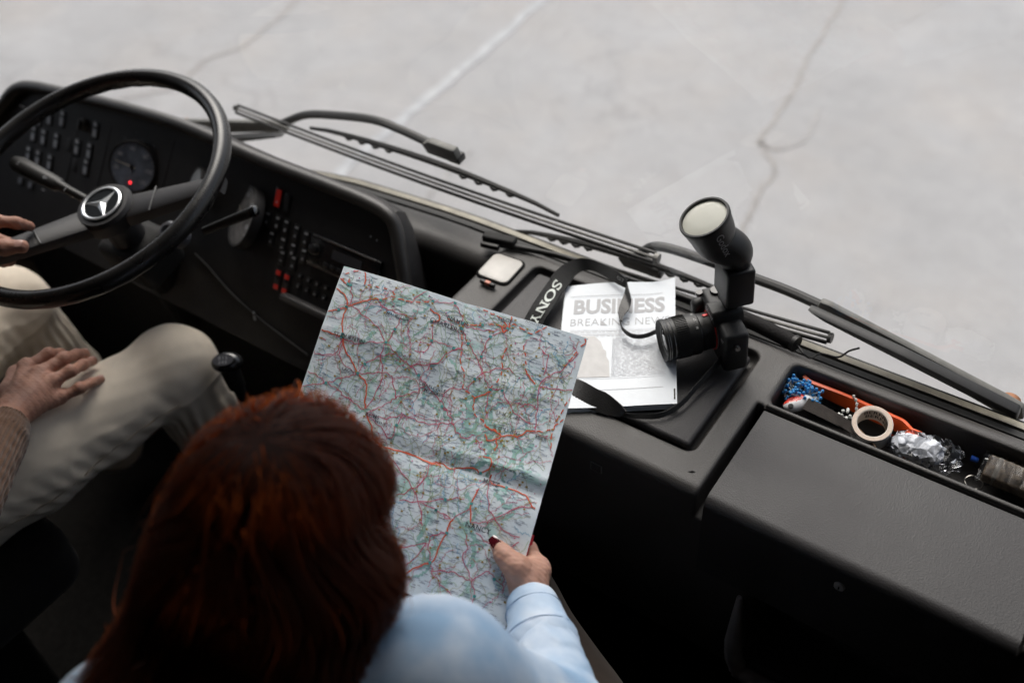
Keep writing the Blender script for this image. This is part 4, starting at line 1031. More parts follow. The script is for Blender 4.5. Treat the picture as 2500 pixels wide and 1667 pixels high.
rbox('plate', (0, 0, 0), (.060, .026, .004), .001, mat('plate_grey', (.05, .05, .055), .6), gp, M)
for k in (-1, 1): lathe('hole', [(.004, .0022), (0, .0023)], vblk, gp, M @ Matrix.Translation((.014 * k, 0, 0)), 16)
wb = thing('white_bead_chain', 'white plastic bead chain heaped beside the tape roll', 'chain')
wbm = mat('white_bead', (.62, .63, .60), .35, .5)
BEAD2 = BEAD.copy(); BEAD2.materials.clear(); BEAD2.materials.append(wbm)
P = [(0.2131, 1.0755, 1.8880), (0.2181, 1.0715, 1.8870), (0.2218, 1.0668, 1.8840), (0.2233, 1.0639, 1.8780), (0.2245, 1.0630, 1.8700), (0.2234, 1.0636, 1.8600)]
cB = V((0.2176, 1.0404, 1.8760))
for k in range(34): P.append(tuple(cB + V((rs.uniform(-.015, .015), rs.uniform(-.011, .010), rs.uniform(-.006, .010)))))
for k, p in enumerate(P):
    o = bpy.data.objects.new('bead', BEAD2); COL.objects.link(o); o.parent = wb; o.location = p; o.scale = (.85, .85, 1.25); o.rotation_euler = (rs.uniform(0, 3), rs.uniform(0, 3), 0) if k > 5 else (0, 0, 0)
tube('cord', catmull(P[:8], 4), .0007, thr, wb, 4)
# roll of tape
tp = thing('tape_roll', 'roll of tan packing tape with black print inside its core', 'tape')
cT = V((0.2550, 1.0372, 1.8900)); tax = V((.05, -.28, .92)).normalized(); M = frame(cT, (1, .1, 0), tax)
tapem = mat('tape_tan', (.40, .36, .33), .35, .5, var=.12, vscale=80, coat=.3)
lathe('tape', [(.0225, -.030), (.0285, -.030), (.0285, 0), (.0280, .0006), (.0230, .0006), (.0225, 0)], mat('tape_side', (.62, .64, .66), .3, .5, coat=.4), tp, M, 56)
lathe('tape_rim', [(.0284, .0004), (.0280, .0012), (.0226, .0012), (.0222, .0004)], mat('tape_edge', (.64, .52, .43), .6, var=.1, vscale=300), tp, M, 56)
lathe('core', [(.0224, .0008), (.0212, .0006), (.0212, -.030), (.0224, -.030)], mat('core_card', (.62, .56, .50), .7), tp, M, 56)
for tx, a0, zz in (('BERNER', 78, -.008), ('BERNER', 70, -.019)):
    v, f_ = text_geo(tx, .0125, .02)
    mesh('core_print', [M @ V((.0209 * math.cos(R(a0) - p.x / .0209), .0209 * math.sin(R(a0) - p.x / .0209), zz + p.y)) for p in v], f_, blk, tp)
# crumpled clear bag with white content
bag = thing('plastic_bag', 'crumpled clear plastic bag with white wads inside lying in the bin', 'bag')
c0, c1 = V((0.2861, 1.0339, 1.8740)), V((0.3719, 1.0458, 1.8740))
def crumple(nm, c, L_, W_, H_, jit, m_, par, seed, nx=13, na=14, tail=.012):
    """faceted crumpled sleeve: every facet is a small flat crease"""
    rs_ = random.Random(seed); vs_, fs = [], []
    for i in range(nx + 1):
        u = i / nx; sc_ = min(1, .45 + u * 3.2) * min(1, .55 + (1 - u) * 4)
        for j in range(na):
            a_ = 2 * math.pi * j / na
            q = V(((u - .5) * L_, W_ * sc_ * math.copysign(abs(math.cos(a_)) ** .7, math.cos(a_)), H_ * sc_ * math.copysign(abs(math.sin(a_)) ** .7, math.sin(a_))))
            q += V((rs_.uniform(-1, 1) * jit * 1.4, rs_.uniform(-1, 1) * jit * 1.3, rs_.uniform(-1, 1) * jit)); vs_.append(c @ q)
    for i in range(nx):
        for j in range(na):
            a0, a1, b1, b0 = i * na + j, i * na + (j + 1) % na, i * na + na + (j + 1) % na, i * na + na + j
            fs += [(a0, a1, b1), (a0, b1, b0)] if rs_.random() < .5 else [(a0, a1, b0), (a1, b1, b0)]
    fs += [tuple(range(na))[::-1], tuple(nx * na + k for k in range(na))]
    return mesh(nm, vs_, fs, m_, par)
BM_ = frame(c0.lerp(c1, .5), c1 - c0, (-.1, -.3, .95)); LB = (c1 - c0).length
crumple('wad', BM_ @ Matrix.Translation((-.006, .001, 0)), LB * .80, .0165, .0125, .0022, mat('white_wad', (.78, .80, .84), .5, .4, var=.06, vscale=90), bag, 4)
film = bpy.data.materials.new('clear_film'); film.use_nodes = True
n = film.node_tree.nodes; l = film.node_tree.links; n.clear()
o_ = n.new('ShaderNodeOutputMaterial'); mx = n.new('ShaderNodeMixShader'); tr = n.new('ShaderNodeBsdfTransparent'); gl = n.new('ShaderNodeBsdfGlossy')
lw = n.new('ShaderNodeLayerWeight'); lw.inputs['Blend'].default_value = .22
tr.inputs[0].default_value = (.94, .95, .97, 1); gl.inputs['Roughness'].default_value = .12
l.new(lw.outputs['Fresnel'], mx.inputs[0]); l.new(tr.outputs[0], mx.inputs[1]); l.new(gl.outputs[0], mx.inputs[2]); l.new(mx.outputs[0], o_.inputs[0])
crumple('film', BM_ @ Matrix.Translation((.004, 0, .001)), LB * 1.12, .0225, .0165, .0036, film, bag, 9, 16, 16)
cl = thing('cellophane_packet', 'brown packet wrapped in clear cellophane at the right end of the bin', 'packet')
c0, c1 = V((0.4106, 1.0609, 1.8680)), V((0.5014, 1.0598, 1.8680)); M = frame(c0.lerp(c1, .5), c1 - c0, (-.1, -.3, .95))
Lp = (c1 - c0).length
rbox('packet_content', (0, 0, 0), (Lp, .036, .024), .004, mat('brown_content', (.075, .058, .045), .55, .4, var=.6, vscale=120, tint=(.20, .15, .10)), cl, M)
rbox('packet_band', (-.03, 0, .0004), (.010, .0364, .0246), .004, mat('band_paper', (.22, .20, .17), .6, var=.2), cl, M)
vs_, fs = [], []
for i in range(25):
    for j in range(12):
        u = i / 24; a_ = 2 * math.pi * j / 12
        q = V(((u - .5) * (Lp + .012), .0215 * math.copysign(abs(math.cos(a_)) ** .5, math.cos(a_)), .0150 * math.copysign(abs(math.sin(a_)) ** .5, math.sin(a_))))
        q += V((rs.uniform(-.001, .001), rs.uniform(-.0016, .0016), rs.uniform(-.0014, .0014))); vs_.append(M @ q)
for i in range(24):
    for j in range(12): fs.append((i * 12 + j, i * 12 + (j + 1) % 12, i * 12 + 12 + (j + 1) % 12, i * 12 + 12 + j))
mesh('cellophane', vs_, fs, film, cl)
pen = thing('blue_pen', 'slim blue pen lying behind the cellophane packet', 'pen')
pbl = mat('blue_plastic', (.015, .10, .55), .3, .5)
tube('pen_body', [(0.4140, 1.0720, 1.8720), (0.4861, 1.0719, 1.8720)], .0045, pbl, pen, 12); tube('pen_tip', [(0.4140, 1.0720, 1.8720), (0.4064, 1.0719, 1.8720)], [.0042, .0012], steel, pen, 10)
cap = thing('pen_lid', 'tiny blue pen cap lying between the plastic bag and the packet', 'cap')
tube('cap_body', [(0.3895, 1.0748, 1.8600), (0.3978, 1.0752, 1.8600)], [.0044, .0040], pbl, cap, 10); lathe('cap_end', [(.0042, 0), (.003, .002), (0, .0025)], pbl, cap, frame((0.3978, 1.0752, 1.8600), (0, 0, 1), V((0.3978, 1.0752, 1.8600)) - V((0.3895, 1.0748, 1.8600))), 10)
rg = thing('key_ring', 'thin metal ring on the bin floor beside the packet', 'ring')
cR = V((0.4055, 1.0418, 1.8500)); tube('ring', [cR + V((.012 * math.cos(k / 24 * 6.2832), .012 * math.sin(k / 24 * 6.2832), .001 * math.sin(k))) for k in range(24)], .0010, mat('dark_steel', (.25, .24, .22), .35, .5, 1.0), rg, 6, closed=True)


# ================================================================== ROAD MAP held in the lap
MQ = [V((-0.4293, 0.7227, 2.1209)), V((-0.1056, 0.8459, 2.0375)), V((-0.0002, 0.4793, 1.9016)), V((-0.3170, 0.3767, 1.9781))]
mN = V((0.3338, -0.2649, 0.9047))
def mapP(u, v, off=0.0):
    if off > 0: u, v = min(max(u, .003), .997), min(max(v, .003), .997)
    p = (MQ[0] * (1 - u) + MQ[1] * u) * (1 - v) + (MQ[3] * (1 - u) + MQ[2] * u) * v
    # folds: a sharp one across at v=.565, soft ones at the quarter lines, slight sag
    d = -.006 * math.exp(-abs(v - .575) / .03) * (.3 + .9 * u) + .0085 * math.exp(-abs(v - .525) / .022) * max(0, u - .25)
    d += -.0035 * math.exp(-abs(u - .5) / .05) + .0028 * math.sin(v * 9 + u * 2) + .003 * math.sin(u * 7 + 1) - .004 * (2 * u - 1) ** 2
    d += .0022 * math.exp(-abs(v - .25) / .03)
    return p + mN * (d + off)
rm = thing('road_map', 'unfolded paper road map with a red cover held in the right hand', 'map')
mp = bpy.data.materials.new('map_paper'); mp.use_nodes = True
n = mp.node_tree.nodes; l = mp.node_tree.links; p_ = n['Principled BSDF']
tc = n.new('ShaderNodeTexCoord')
def cnoise(scale, det, a, b):
    t = n.new('ShaderNodeTexNoise'); t.inputs['Scale'].default_value = scale; t.inputs['Detail'].default_value = det
    l.new(tc.outputs['Object'], t.inputs['Vector'])
    r_ = n.new('ShaderNodeMapRange'); r_.inputs[1].default_value = a; r_.inputs[2].default_value = b; l.new(t.outputs['Fac'], r_.inputs[0]); return r_.outputs[0]
def mixc(f, A, B):
    q = n.new('ShaderNodeMix'); q.data_type = 'RGBA'; l.new(f, q.inputs[0])
    for k, c in ((6, A), (7, B)):
        if isinstance(c, tuple): q.inputs[k].default_value = (*c, 1)
        else: l.new(c, q.inputs[k])
    return q.outputs[2]
c1 = mixc(cnoise(26, 5, .40, .62), (.64, .70, .74), (.54, .625, .69))
c2 = mixc(cnoise(38, 6, .58, .66), c1, (.40, .58, .57))
c3 = mixc(cnoise(210, 3, .57, .70), c2, (.50, .58, .65))
l.new(c3, p_.inputs['Base Color']); p_.inputs['Roughness'].default_value = .55; p_.inputs['Specular IOR Level'].default_value = .35
NU, NV = 60, 72
vs_, fs = [], []
for j in range(NV + 1):
    for i in range(NU + 1): vs_.append(mapP(i / NU, j / NV))
for j in range(NV):
    for i in range(NU): fs.append((j * (NU + 1) + i, j * (NU + 1) + i + 1, (j + 1) * (NU + 1) + i + 1, (j + 1) * (NU + 1) + i))
pap = mesh('paper_sheet', vs_, fs, mp, rm, True)
for nm_, off_, dv in (('folded_sheet', -.0022, 0.004), ('folded_sheet', -.0040, .008)):
    mesh(nm_, [mapP(i / NU * .995, min(1, j / NV + dv), off_) for j in range(NV + 1) for i in range(NU + 1)], fs, mat('map_back', (.62, .66, .70), .6), rm, True)
redc = mat('map_cover_red', (.50, .012, .025), .35, .5)
ribbon('red_cover', [mapP(.994, .70, -.006), mapP(.996, .78, -.006), mapP(.998, .86, -.006), mapP(1.0, .96, -.006)], [mapP(1.008, .70, -.008), mapP(1.016, .78, -.010), mapP(1.020, .86, -.010), mapP(1.018, .96, -.008)], redc, rm, .0016, 4)
mesh('cover_back', [mapP(.55, .62, -.0065), mapP(1.0, .62, -.0065), mapP(1.0, .99, -.0065), mapP(.55, .99, -.0065)], [(0, 1, 2, 3)], redc, rm)

class Ink:
    """flat print that follows the sheet"""
    def __init__(s, lift): s.v, s.f, s.lift = [], [], lift
    def line(s, P, w_, wob=0.0, n_=5, dash_=None, rs=random):
        Q = catmull([(a, b, 0) for a, b in P], n_)
        if wob:
            ph = rs.random() * 9
            Q = [q + np.array([math.sin(i * 1.3 + ph) * wob + rs.uniform(-wob, wob) * .7, math.cos(i * 1.7 + ph) * wob + rs.uniform(-wob, wob) * .7, 0]) for i, q in enumerate(Q)]
        L = []
        for i, q in enumerate(Q):
            t = Q[min(i + 1, len(Q) - 1)] - Q[max(i - 1, 0)]
            t = t * np.array([.35, .40, 0]); t /= (np.linalg.norm(t) + 1e-9); L.append((q, np.array([-t[1] / .35, t[0] / .40, 0]) * w_ / 2))
        acc = 0
        for i in range(len(Q) - 1):
            acc += np.linalg.norm((Q[i + 1] - Q[i]) * np.array([.35, .4, 0]))
            if dash_ and (acc % dash_) > dash_ * .62: continue
            k = len(s.v)
            for q, o in (L[i], L[i + 1]): s.v += [mapP(q[0] + o[0], q[1] + o[1], s.lift), mapP(q[0] - o[0], q[1] - o[1], s.lift)]
            s.f.append((k, k + 1, k + 3, k + 2))
    def poly(s, P):
        k = len(s.v); s.v += [mapP(a, b, s.lift) for a, b in P]; s.f.append(tuple(range(k, k + len(P))))
    def rect(s, u, v, du, dv): s.poly([(u - du, v - dv), (u + du, v - dv), (u + du, v + dv), (u - du, v + dv)])
    def text(s, t, u, v, size, fat=.0, rot=0.0):
        gv, gf = text_geo(t, size, fat); k = len(s.v); c, q = math.cos(rot), math.sin(rot)
        s.v += [mapP(u + (p.x * c - p.y * q) / .35, v - (p.x * q + p.y * c) / .40, s.lift) for p in gv]; s.f += [tuple(i + k for i in f_) for f_ in gf]
    def out(s, nm, m_): return tag(mesh(nm, s.v, s.f, m_, rm), kind='stuff')
MW = [[(-0.0094, 0.2603), (0.0368, 0.2619), (0.0860, 0.2651), (0.0925, 0.2682), (0.1173, 0.3064), (0.1546, 0.3355), (0.1909, 0.3694), (0.2270, 0.3883), (0.2409, 0.4087), (0.2481, 0.4455), (0.2594, 0.4759)],
 [(-0.0007, 0.0933), (0.0396, 0.1078), (0.0620, 0.1327), (0.0674, 0.1624), (0.0672, 0.1988), (0.0875, 0.2544)],
 [(-0.0057, 0.2050), (0.0037, 0.1867), (0.0407, 0.1704), (0.0664, 0.1523), (0.0961, 0.1304), (0.1356, 0.1055), (0.1671, 0.0882)],
 [(0.2721, 0.4961), (0.3070, 0.5333), (0.3243, 0.5659), (0.3604, 0.5786), (0.4027, 0.5801), (0.4528, 0.5747), (0.5105, 0.5763), (0.5602, 0.5848), (0.5992, 0.5780)],
 [(0.0868, -0.0024), (0.0978, 0.0212), (0.1055, 0.0510)], [(-0.0057, 0.2050), (-0.0021, 0.1413), (-0.0003, 0.1091)], [(-0.0023, 0.0512), (0.0404, 0.0651), (0.0384, 0.0443)],
 [(0.7901, 0.4251), (0.8123, 0.4140), (0.8516, 0.4073), (0.8744, 0.3819), (0.9029, 0.3737)], [(0.6466, 0.3237), (0.6723, 0.3065), (0.6972, 0.2870)],
 [(0.3789, 0.0647), (0.3918, 0.0713), (0.4210, 0.0784), (0.4225, 0.0987), (0.3990, 0.1082)], [(0.7679, 0.4363), (0.7811, 0.4604), (0.7774, 0.4801)],
 [(0.6908, 0.0560), (0.6934, 0.0138), (0.6913, -0.0012)], [(0.6893, 0.0513), (0.6792, 0.0696), (0.6683, 0.0522), (0.6863, 0.0418)], [(0.9820, 0.0376), (0.9973, 0.0179), (0.9883, 0.0052)],
 [(0.7257, 0.4344), (0.7424, 0.4530), (0.7693, 0.4405), (0.7853, 0.4265), (0.7607, 0.4148), (0.7279, 0.4102), (0.7132, 0.4050)],
 [(0.6367, 0.5826), (0.6689, 0.5705), (0.7247, 0.5570), (0.7518, 0.5652), (0.7806, 0.5435)], [(0.7919, 0.5589), (0.8010, 0.5855), (0.8607, 0.5841), (0.9345, 0.5890), (0.9674, 0.6161), (0.9842, 0.6216)],
 [(0.7638, 0.6174), (0.7530, 0.6729), (0.7701, 0.7298)], [(0.7044, 0.7387), (0.6948, 0.7620), (0.6977, 0.7866), (0.6861, 0.8203), (0.6792, 0.8824), (0.6359, 0.9099), (0.5916, 0.9500)], [(0.4219, 0.5779), (0.4943, 0.5756), (0.5574, 0.5815), (0.5968, 0.5727), (0.6367, 0.5826)],
 [(0.7452, 0.5106), (0.7761, 0.5125), (0.7806, 0.5435)], [(0.8042, 0.1796), (0.8259, 0.1981), (0.8523, 0.2151)]]
MD = [[(0.1671, 0.0882), (0.1842, 0.0910), (0.2181, 0.0651), (0.2555, 0.0645), (0.3026, 0.0611), (0.3465, 0.0481), (0.3790, 0.0332)],
 [(0.4533, 0.0792), (0.5122, 0.0800), (0.5534, 0.0756), (0.5923, 0.0642), (0.6410, 0.0499), (0.6893, 0.0513)], [(0.6893, 0.0513), (0.7091, 0.0300), (0.7779, 0.0459), (0.7967, 0.0379), (0.8340, 0.0038)],
 [(0.5153, 0.0972), (0.5295, 0.1238), (0.5425, 0.1708), (0.5531, 0.2180), (0.5812, 0.2546), (0.5916, 0.3008), (0.6104, 0.3099), (0.6466, 0.3237)],
 [(0.6466, 0.3237), (0.6522, 0.3559), (0.6721, 0.3837), (0.7002, 0.3898), (0.7217, 0.4072), (0.7592, 0.4105), (0.7901, 0.4251)],
 [(0.6936, 0.2759), (0.7135, 0.2407), (0.7161, 0.2003), (0.7042, 0.1638), (0.7087, 0.1120)], [(0.7669, 0.0951), (0.7912, 0.1385), (0.8042, 0.1796)],
 [(0.9730, 0.0605), (0.9537, 0.1013), (0.9448, 0.1239)], [(1.0007, 0.2210), (0.9863, 0.2590), (0.9680, 0.3502), (0.9776, 0.4130)], [(0.5448, 0.0000), (0.5964, 0.0110), (0.6529, 0.0205), (0.6878, 0.0465)],
 [(1.0136, 0.2800), (0.9802, 0.3230), (0.9456, 0.3613), (0.9029, 0.3737)], [(0.0169, 0.0293), (0.0574, 0.0064), (0.0948, -0.0102), (0.1604, -0.0082)], [(0.1153, 0.0480), (0.2049, 0.0426), (0.2311, 0.0560)]]
RD = [[(0.0841, 0.1418), (0.1461, 0.1650), (0.2094, 0.1926), (0.2565, 0.2348), (0.3015, 0.2569), (0.3288, 0.2739), (0.3752, 0.2852), (0.4150, 0.3083), (0.4546, 0.3311), (0.5193, 0.3657), (0.5663, 0.3954)],
 [(0.1745, 0.0939), (0.2023, 0.1119), (0.2526, 0.1178), (0.3222, 0.1179)], [(0.0925, 0.2682), (0.1522, 0.2708), (0.1987, 0.2520), (0.2565, 0.2348)], [(0.2834, 0.1294), (0.2739, 0.1787), (0.2581, 0.2394), (0.2535, 0.2862), (0.2802, 0.3381), (0.2828, 0.3963), (0.2657, 0.4788)],
 [(-0.0062, 0.3331), (0.0150, 0.3469), (0.0695, 0.3357), (0.0853, 0.3209), (0.0942, 0.2728)], [(0.0942, 0.2728), (0.1081, 0.3393), (0.1661, 0.3669), (0.1885, 0.3701)], [(0.1885, 0.3701), (0.1632, 0.3875), (0.1283, 0.4077), (0.0856, 0.4351), (-0.0024, 0.4686)],
 [(0.0036, 0.4151), (0.0486, 0.4215), (0.0856, 0.4351), (0.1303, 0.4414), (0.1688, 0.4592), (0.2277, 0.4756), (0.2578, 0.4859)], [(0.1885, 0.3701), (0.2058, 0.3303), (0.2535, 0.2862), (0.3039, 0.2637)],
 [(0.1885, 0.3701), (0.2364, 0.3560), (0.2802, 0.3381), (0.3161, 0.3423), (0.3511, 0.3957), (0.3559, 0.4088)], [(0.2705, 0.4918), (0.3068, 0.4619), (0.3416, 0.4276), (0.3559, 0.4088), (0.3988, 0.3817), (0.4290, 0.3630), (0.4499, 0.3325)],
 [(0.2705, 0.4918), (0.3069, 0.4906), (0.3526, 0.4867), (0.4048, 0.4570), (0.4631, 0.4590), (0.5198, 0.4566), (0.5609, 0.4399), (0.6003, 0.4331)], [(0.2721, 0.4961), (0.3274, 0.5178), (0.3856, 0.5479), (0.3936, 0.4984), (0.4048, 0.4570)],
 [(0.5193, 0.1011), (0.5605, 0.1453), (0.6048, 0.1828), (0.6469, 0.2304), (0.6718, 0.2577), (0.6950, 0.2804)], [(0.6950, 0.2804), (0.7396, 0.2723), (0.7995, 0.3275), (0.8755, 0.3532)], [(0.6908, 0.0560), (0.6352, 0.0979), (0.6261, 0.1514), (0.6240, 0.1772), (0.6238, 0.1923)],
 [(0.5146, 0.0871), (0.5565, 0.0850), (0.5985, 0.0830), (0.6470, 0.0688), (0.6893, 0.0513)], [(0.4062, 0.1138), (0.4221, 0.1758), (0.4106, 0.2197), (0.3721, 0.2310)], [(0.4221, 0.1758), (0.4687, 0.1722), (0.5120, 0.1747), (0.5425, 0.1708)],
 [(0.6104, 0.3099), (0.6256, 0.2613), (0.6695, 0.2189), (0.7339, 0.1901), (0.7590, 0.2027)], [(0.6950, 0.2804), (0.6969, 0.3332), (0.7115, 0.3769)], [(0.8695, 0.2199), (0.9348, 0.2108), (0.9986, 0.1972)], [(0.8695, 0.2199), (0.8885, 0.1800), (0.9379, 0.1359), (0.9793, 0.0637)],
 [(0.8709, 0.2244), (0.8901, 0.3012), (0.9029, 0.3737)], [(0.8406, 0.0939), (0.8720, 0.1100), (0.8760, 0.1737)], [(0.6003, 0.4331), (0.6187, 0.4561), (0.6544, 0.4692), (0.6893, 0.4497)], [(0.5410, 0.1662), (0.4974, 0.1942), (0.4632, 0.2494), (0.3976, 0.2737), (0.3752, 0.2852)],
 [(0.4651, 0.0183), (0.5021, 0.0492), (0.5139, 0.0769)], [(0.3790, 0.0332), (0.4196, 0.0265), (0.4635, 0.0135)], [(0.2061, -0.0165), (0.2290, -0.0126), (0.2617, -0.0116)], [(0.3498, -0.0058), (0.3188, 0.0299), (0.3026, 0.0611)], [(0.0317, 0.2914), (-0.0040, 0.2817), (-0.0112, 0.2480)],
 [(0.0519, 0.0670), (0.0705, 0.1038), (0.0792, 0.1432)], [(0.5208, 0.3701), (0.5453, 0.3192), (0.6089, 0.3055)], [(0.8252, 0.3104), (0.8448, 0.2903), (0.8949, 0.2999)], [(0.6018, 0.4374), (0.5771, 0.4114), (0.5365, 0.3849)], [(0.6970, 0.4568), (0.7274, 0.4853), (0.7596, 0.5038)],
 [(0.7697, 0.7707), (0.7860, 0.8164), (0.7764, 0.8392), (0.8140, 0.8777), (0.8343, 0.9012), (0.8608, 0.9421), (0.8596, 0.9712)], [(0.6755, 0.8884), (0.6891, 0.9092), (0.7550, 0.8949), (0.8043, 0.9002), (0.8343, 0.9012)], [(0.8343, 0.9012), (0.8836, 0.8575), (0.9129, 0.8736), (0.9443, 0.8791)],
 [(0.7900, 0.5887), (0.8130, 0.6555), (0.8510, 0.6961), (0.9088, 0.7254), (0.9568, 0.7267)], [(0.8510, 0.6961), (0.9160, 0.6413), (0.9745, 0.6192)], [(0.9615, 0.7405), (0.9277, 0.7803)], [(0.8005, 0.7567), (0.8674, 0.7777)], [(0.6596, 0.7311), (0.6935, 0.7418), (0.7526, 0.6886)],
 [(0.5652, 0.7198), (0.6345, 0.7281), (0.6919, 0.7372)], [(0.4917, 0.7334), (0.5652, 0.7198), (0.6553, 0.6856), (0.7191, 0.6619)], [(0.3722, 0.5760), (0.4089, 0.6088), (0.5034, 0.6669), (0.5678, 0.7268), (0.6027, 0.7888)], [(0.6784, 0.9123), (0.7167, 0.9355), (0.7793, 0.9609)],
 [(0.6701, 0.8900), (0.6430, 0.8329), (0.6561, 0.8038), (0.6977, 0.7866)], [(0.5591, 0.5864), (0.5564, 0.6460), (0.5231, 0.6875), (0.4764, 0.7248)], [(0.5403, 0.8781), (0.5978, 0.8562), (0.6393, 0.8390), (0.5840, 0.9300)], [(0.7674, 0.7306), (0.8116, 0.7204), (0.8510, 0.6961)], [(0.9319, 0.8436), (0.9465, 0.8687), (0.9535, 0.9055)]]
rs = random.Random(21)
mw, mr, yel, grn, riv, tick, box_, dot, wood, tnl, nam = Ink(.0009), Ink(.0007), Ink(.0005), Ink(.0004), Ink(.0003), Ink(.0006), Ink(.0010), Ink(.0010), Ink(.0002), Ink(.0011), Ink(.0014)
for P in MW: mw.line(P, .0017, .0012, 5, None, rs)
for P in MD: mw.line(P, .0015, .0012, 6, .012, rs)
for P in RD: mr.line(P, .00095, .0026, 5, None, rs)
nodes = [p for P in MW + MD + RD for p in P]
def walk(u, v, a, n_, st, turn):
    P = [(u, v)]
    for _ in range(n_):
        a += rs.uniform(-turn, turn); u += math.cos(a) * st; v += math.sin(a) * st
        if not (0.005 < u < .995 and .005 < v < .995): break
        P.append((u, v))
    return P
for k in range(430):
    u, v = rs.choice(nodes) if k % 3 else (rs.random(), rs.random())
    if not (0 < u < 1 and 0 < v < 1): continue
    P = walk(u, v, rs.random() * 6.28, rs.randint(4, 10), rs.uniform(.016, .03), .6)
    if len(P) > 2: (yel if k % 2 else grn).line(P, .00045 if k % 2 else .00055, .002, 4, None, rs)
for k in range(120):
    P = walk(rs.random(), rs.random(), rs.random() * 6.28, rs.randint(4, 9), rs.uniform(.015, .03), .7)
    if len(P) > 2: mr.line(P, .0005, .0025, 4, None, rs)
for k in range(70):
    P = walk(rs.random(), rs.random(), rs.random() * 6.28, rs.randint(5, 12), rs.uniform(.012, .022), .8)
    if len(P) > 2: riv.line(P, .0010, .0026, 4, None, rs)
for k in range(85):                                       # woods along the rivers and hills
    cu, cv = rs.choice([(.78, .42), (.76, .36), (.82, .50), (.80, .60), (.62, .42), (.45, .33), (.28, .10), (.70, .80), (.1, .45)]); cu += rs.gauss(0, .09); cv += rs.gauss(0, .08)
    if not (.03 < cu < .97 and .03 < cv < .97): continue
    st_ = rs.uniform(.006, .016)
    wood.line(walk(cu, cv, rs.uniform(1, 2.4), 6, .014, .7), st_ * .35, .003, 4, None, rs)
for k in range(3600):                                     # village names: tiny dark dashes along the reading direction
    u, v = rs.uniform(.01, .97), rs.uniform(.01, .99); L = rs.uniform(.004, .013)
    tick.rect(u, v, L, .0004 + rs.random() * .0005)
for k in range(230):
    u, v = rs.choice(nodes) if k % 2 else (rs.random(), rs.random()); u += rs.gauss(0, .02); v += rs.gauss(0, .02)
    if .01 < u < .98 and .01 < v < .99: box_.rect(u, v, .0040, .0028)
for k in range(150):
    u, v = rs.random() * .97 + .01, rs.random() * .97 + .01; dot.poly([(u + .0028 * math.cos(a), v + .0025 * math.sin(a)) for a in (0, 1.05, 2.1, 3.14, 4.19, 5.24)])
for k in range(46):
    u, v = rs.choice(nodes)
    if .01 < u < .98 and .01 < v < .99: tnl.rect(u, v, .0055, .0045)
for t_, (u, v), sz, r_ in (('CHARLEROI', (0.4613, 0.1063), .0088, -.06), ('NAMUR', (0.4950, 0.0763), .0082, -.06), ('LIEGE', (0.6712, 0.0245), .0075, 0), ('ST-QUENTIN', (0.1163, 0.2601), .0072, 0), ('REIMS', (0.2953, 0.4950), .0072, 0), ('LAON', (0.1515, 0.3702), .006, 0),
        ('CHARLEVILLE-', (0.4816, 0.3329), .006, 0), ('MEZIERES', (0.4899, 0.3491), .006, 0), ('NANCY', (0.8021, 0.7410), .0092, 0), ('METZ', (0.8007, 0.5845), .0085, 0), ('AACHEN', (0.7835, 0.0041), .006, 0), ('RETHEL', (0.3350, 0.5099), .005, 0), ('MAUBEUGE', (0.2680, 0.1314), .006, 0), ('TRIER', (0.9318, 0.3912), .006, 0)):
    nam.text(t_, u, v, sz * 1.05, .010, r_)
for ch, (u, v) in zip('LUXEMBOURG', ((0.7233, 0.3496), (0.7493, 0.3493), (0.7728, 0.3496), (0.7988, 0.3492), (0.8271, 0.3482), (0.7528, 0.3992), (0.7744, 0.4014), (0.7974, 0.4004), (0.8202, 0.3985), (0.8438, 0.3992))): nam.text(ch, u, v, .0075, .0)
wood.out('wood_print', mat('ink_wood', (.27, .47, .44), .6))
riv.out('river_print', mat('ink_river', (.22, .42, .58), .6)); grn.out('scenic_road_print', mat('ink_green', (.22, .38, .20), .6)); yel.out('minor_road_print', mat('ink_olive', (.36, .34, .16), .6))
mr.out('main_road_print', mat('ink_crimson', (.50, .045, .12), .55)); mw.out('motorway_print', mat('ink_orange', (.58, .08, .02), .55))
nam.out('city_name_print', mat('ink_black', (.03, .035, .05), .6)); tick.out('place_name_print', mat('ink_dark', (.17, .20, .27), .6)); box_.out('road_number_print', mat('ink_ochre', (.30, .20, .03), .6)); dot.out('spot_height_print', mat('ink_magenta', (.50, .08, .22), .6)); tnl.out('exit_sign_print', mat('ink_teal', (.04, .26, .26), .6))


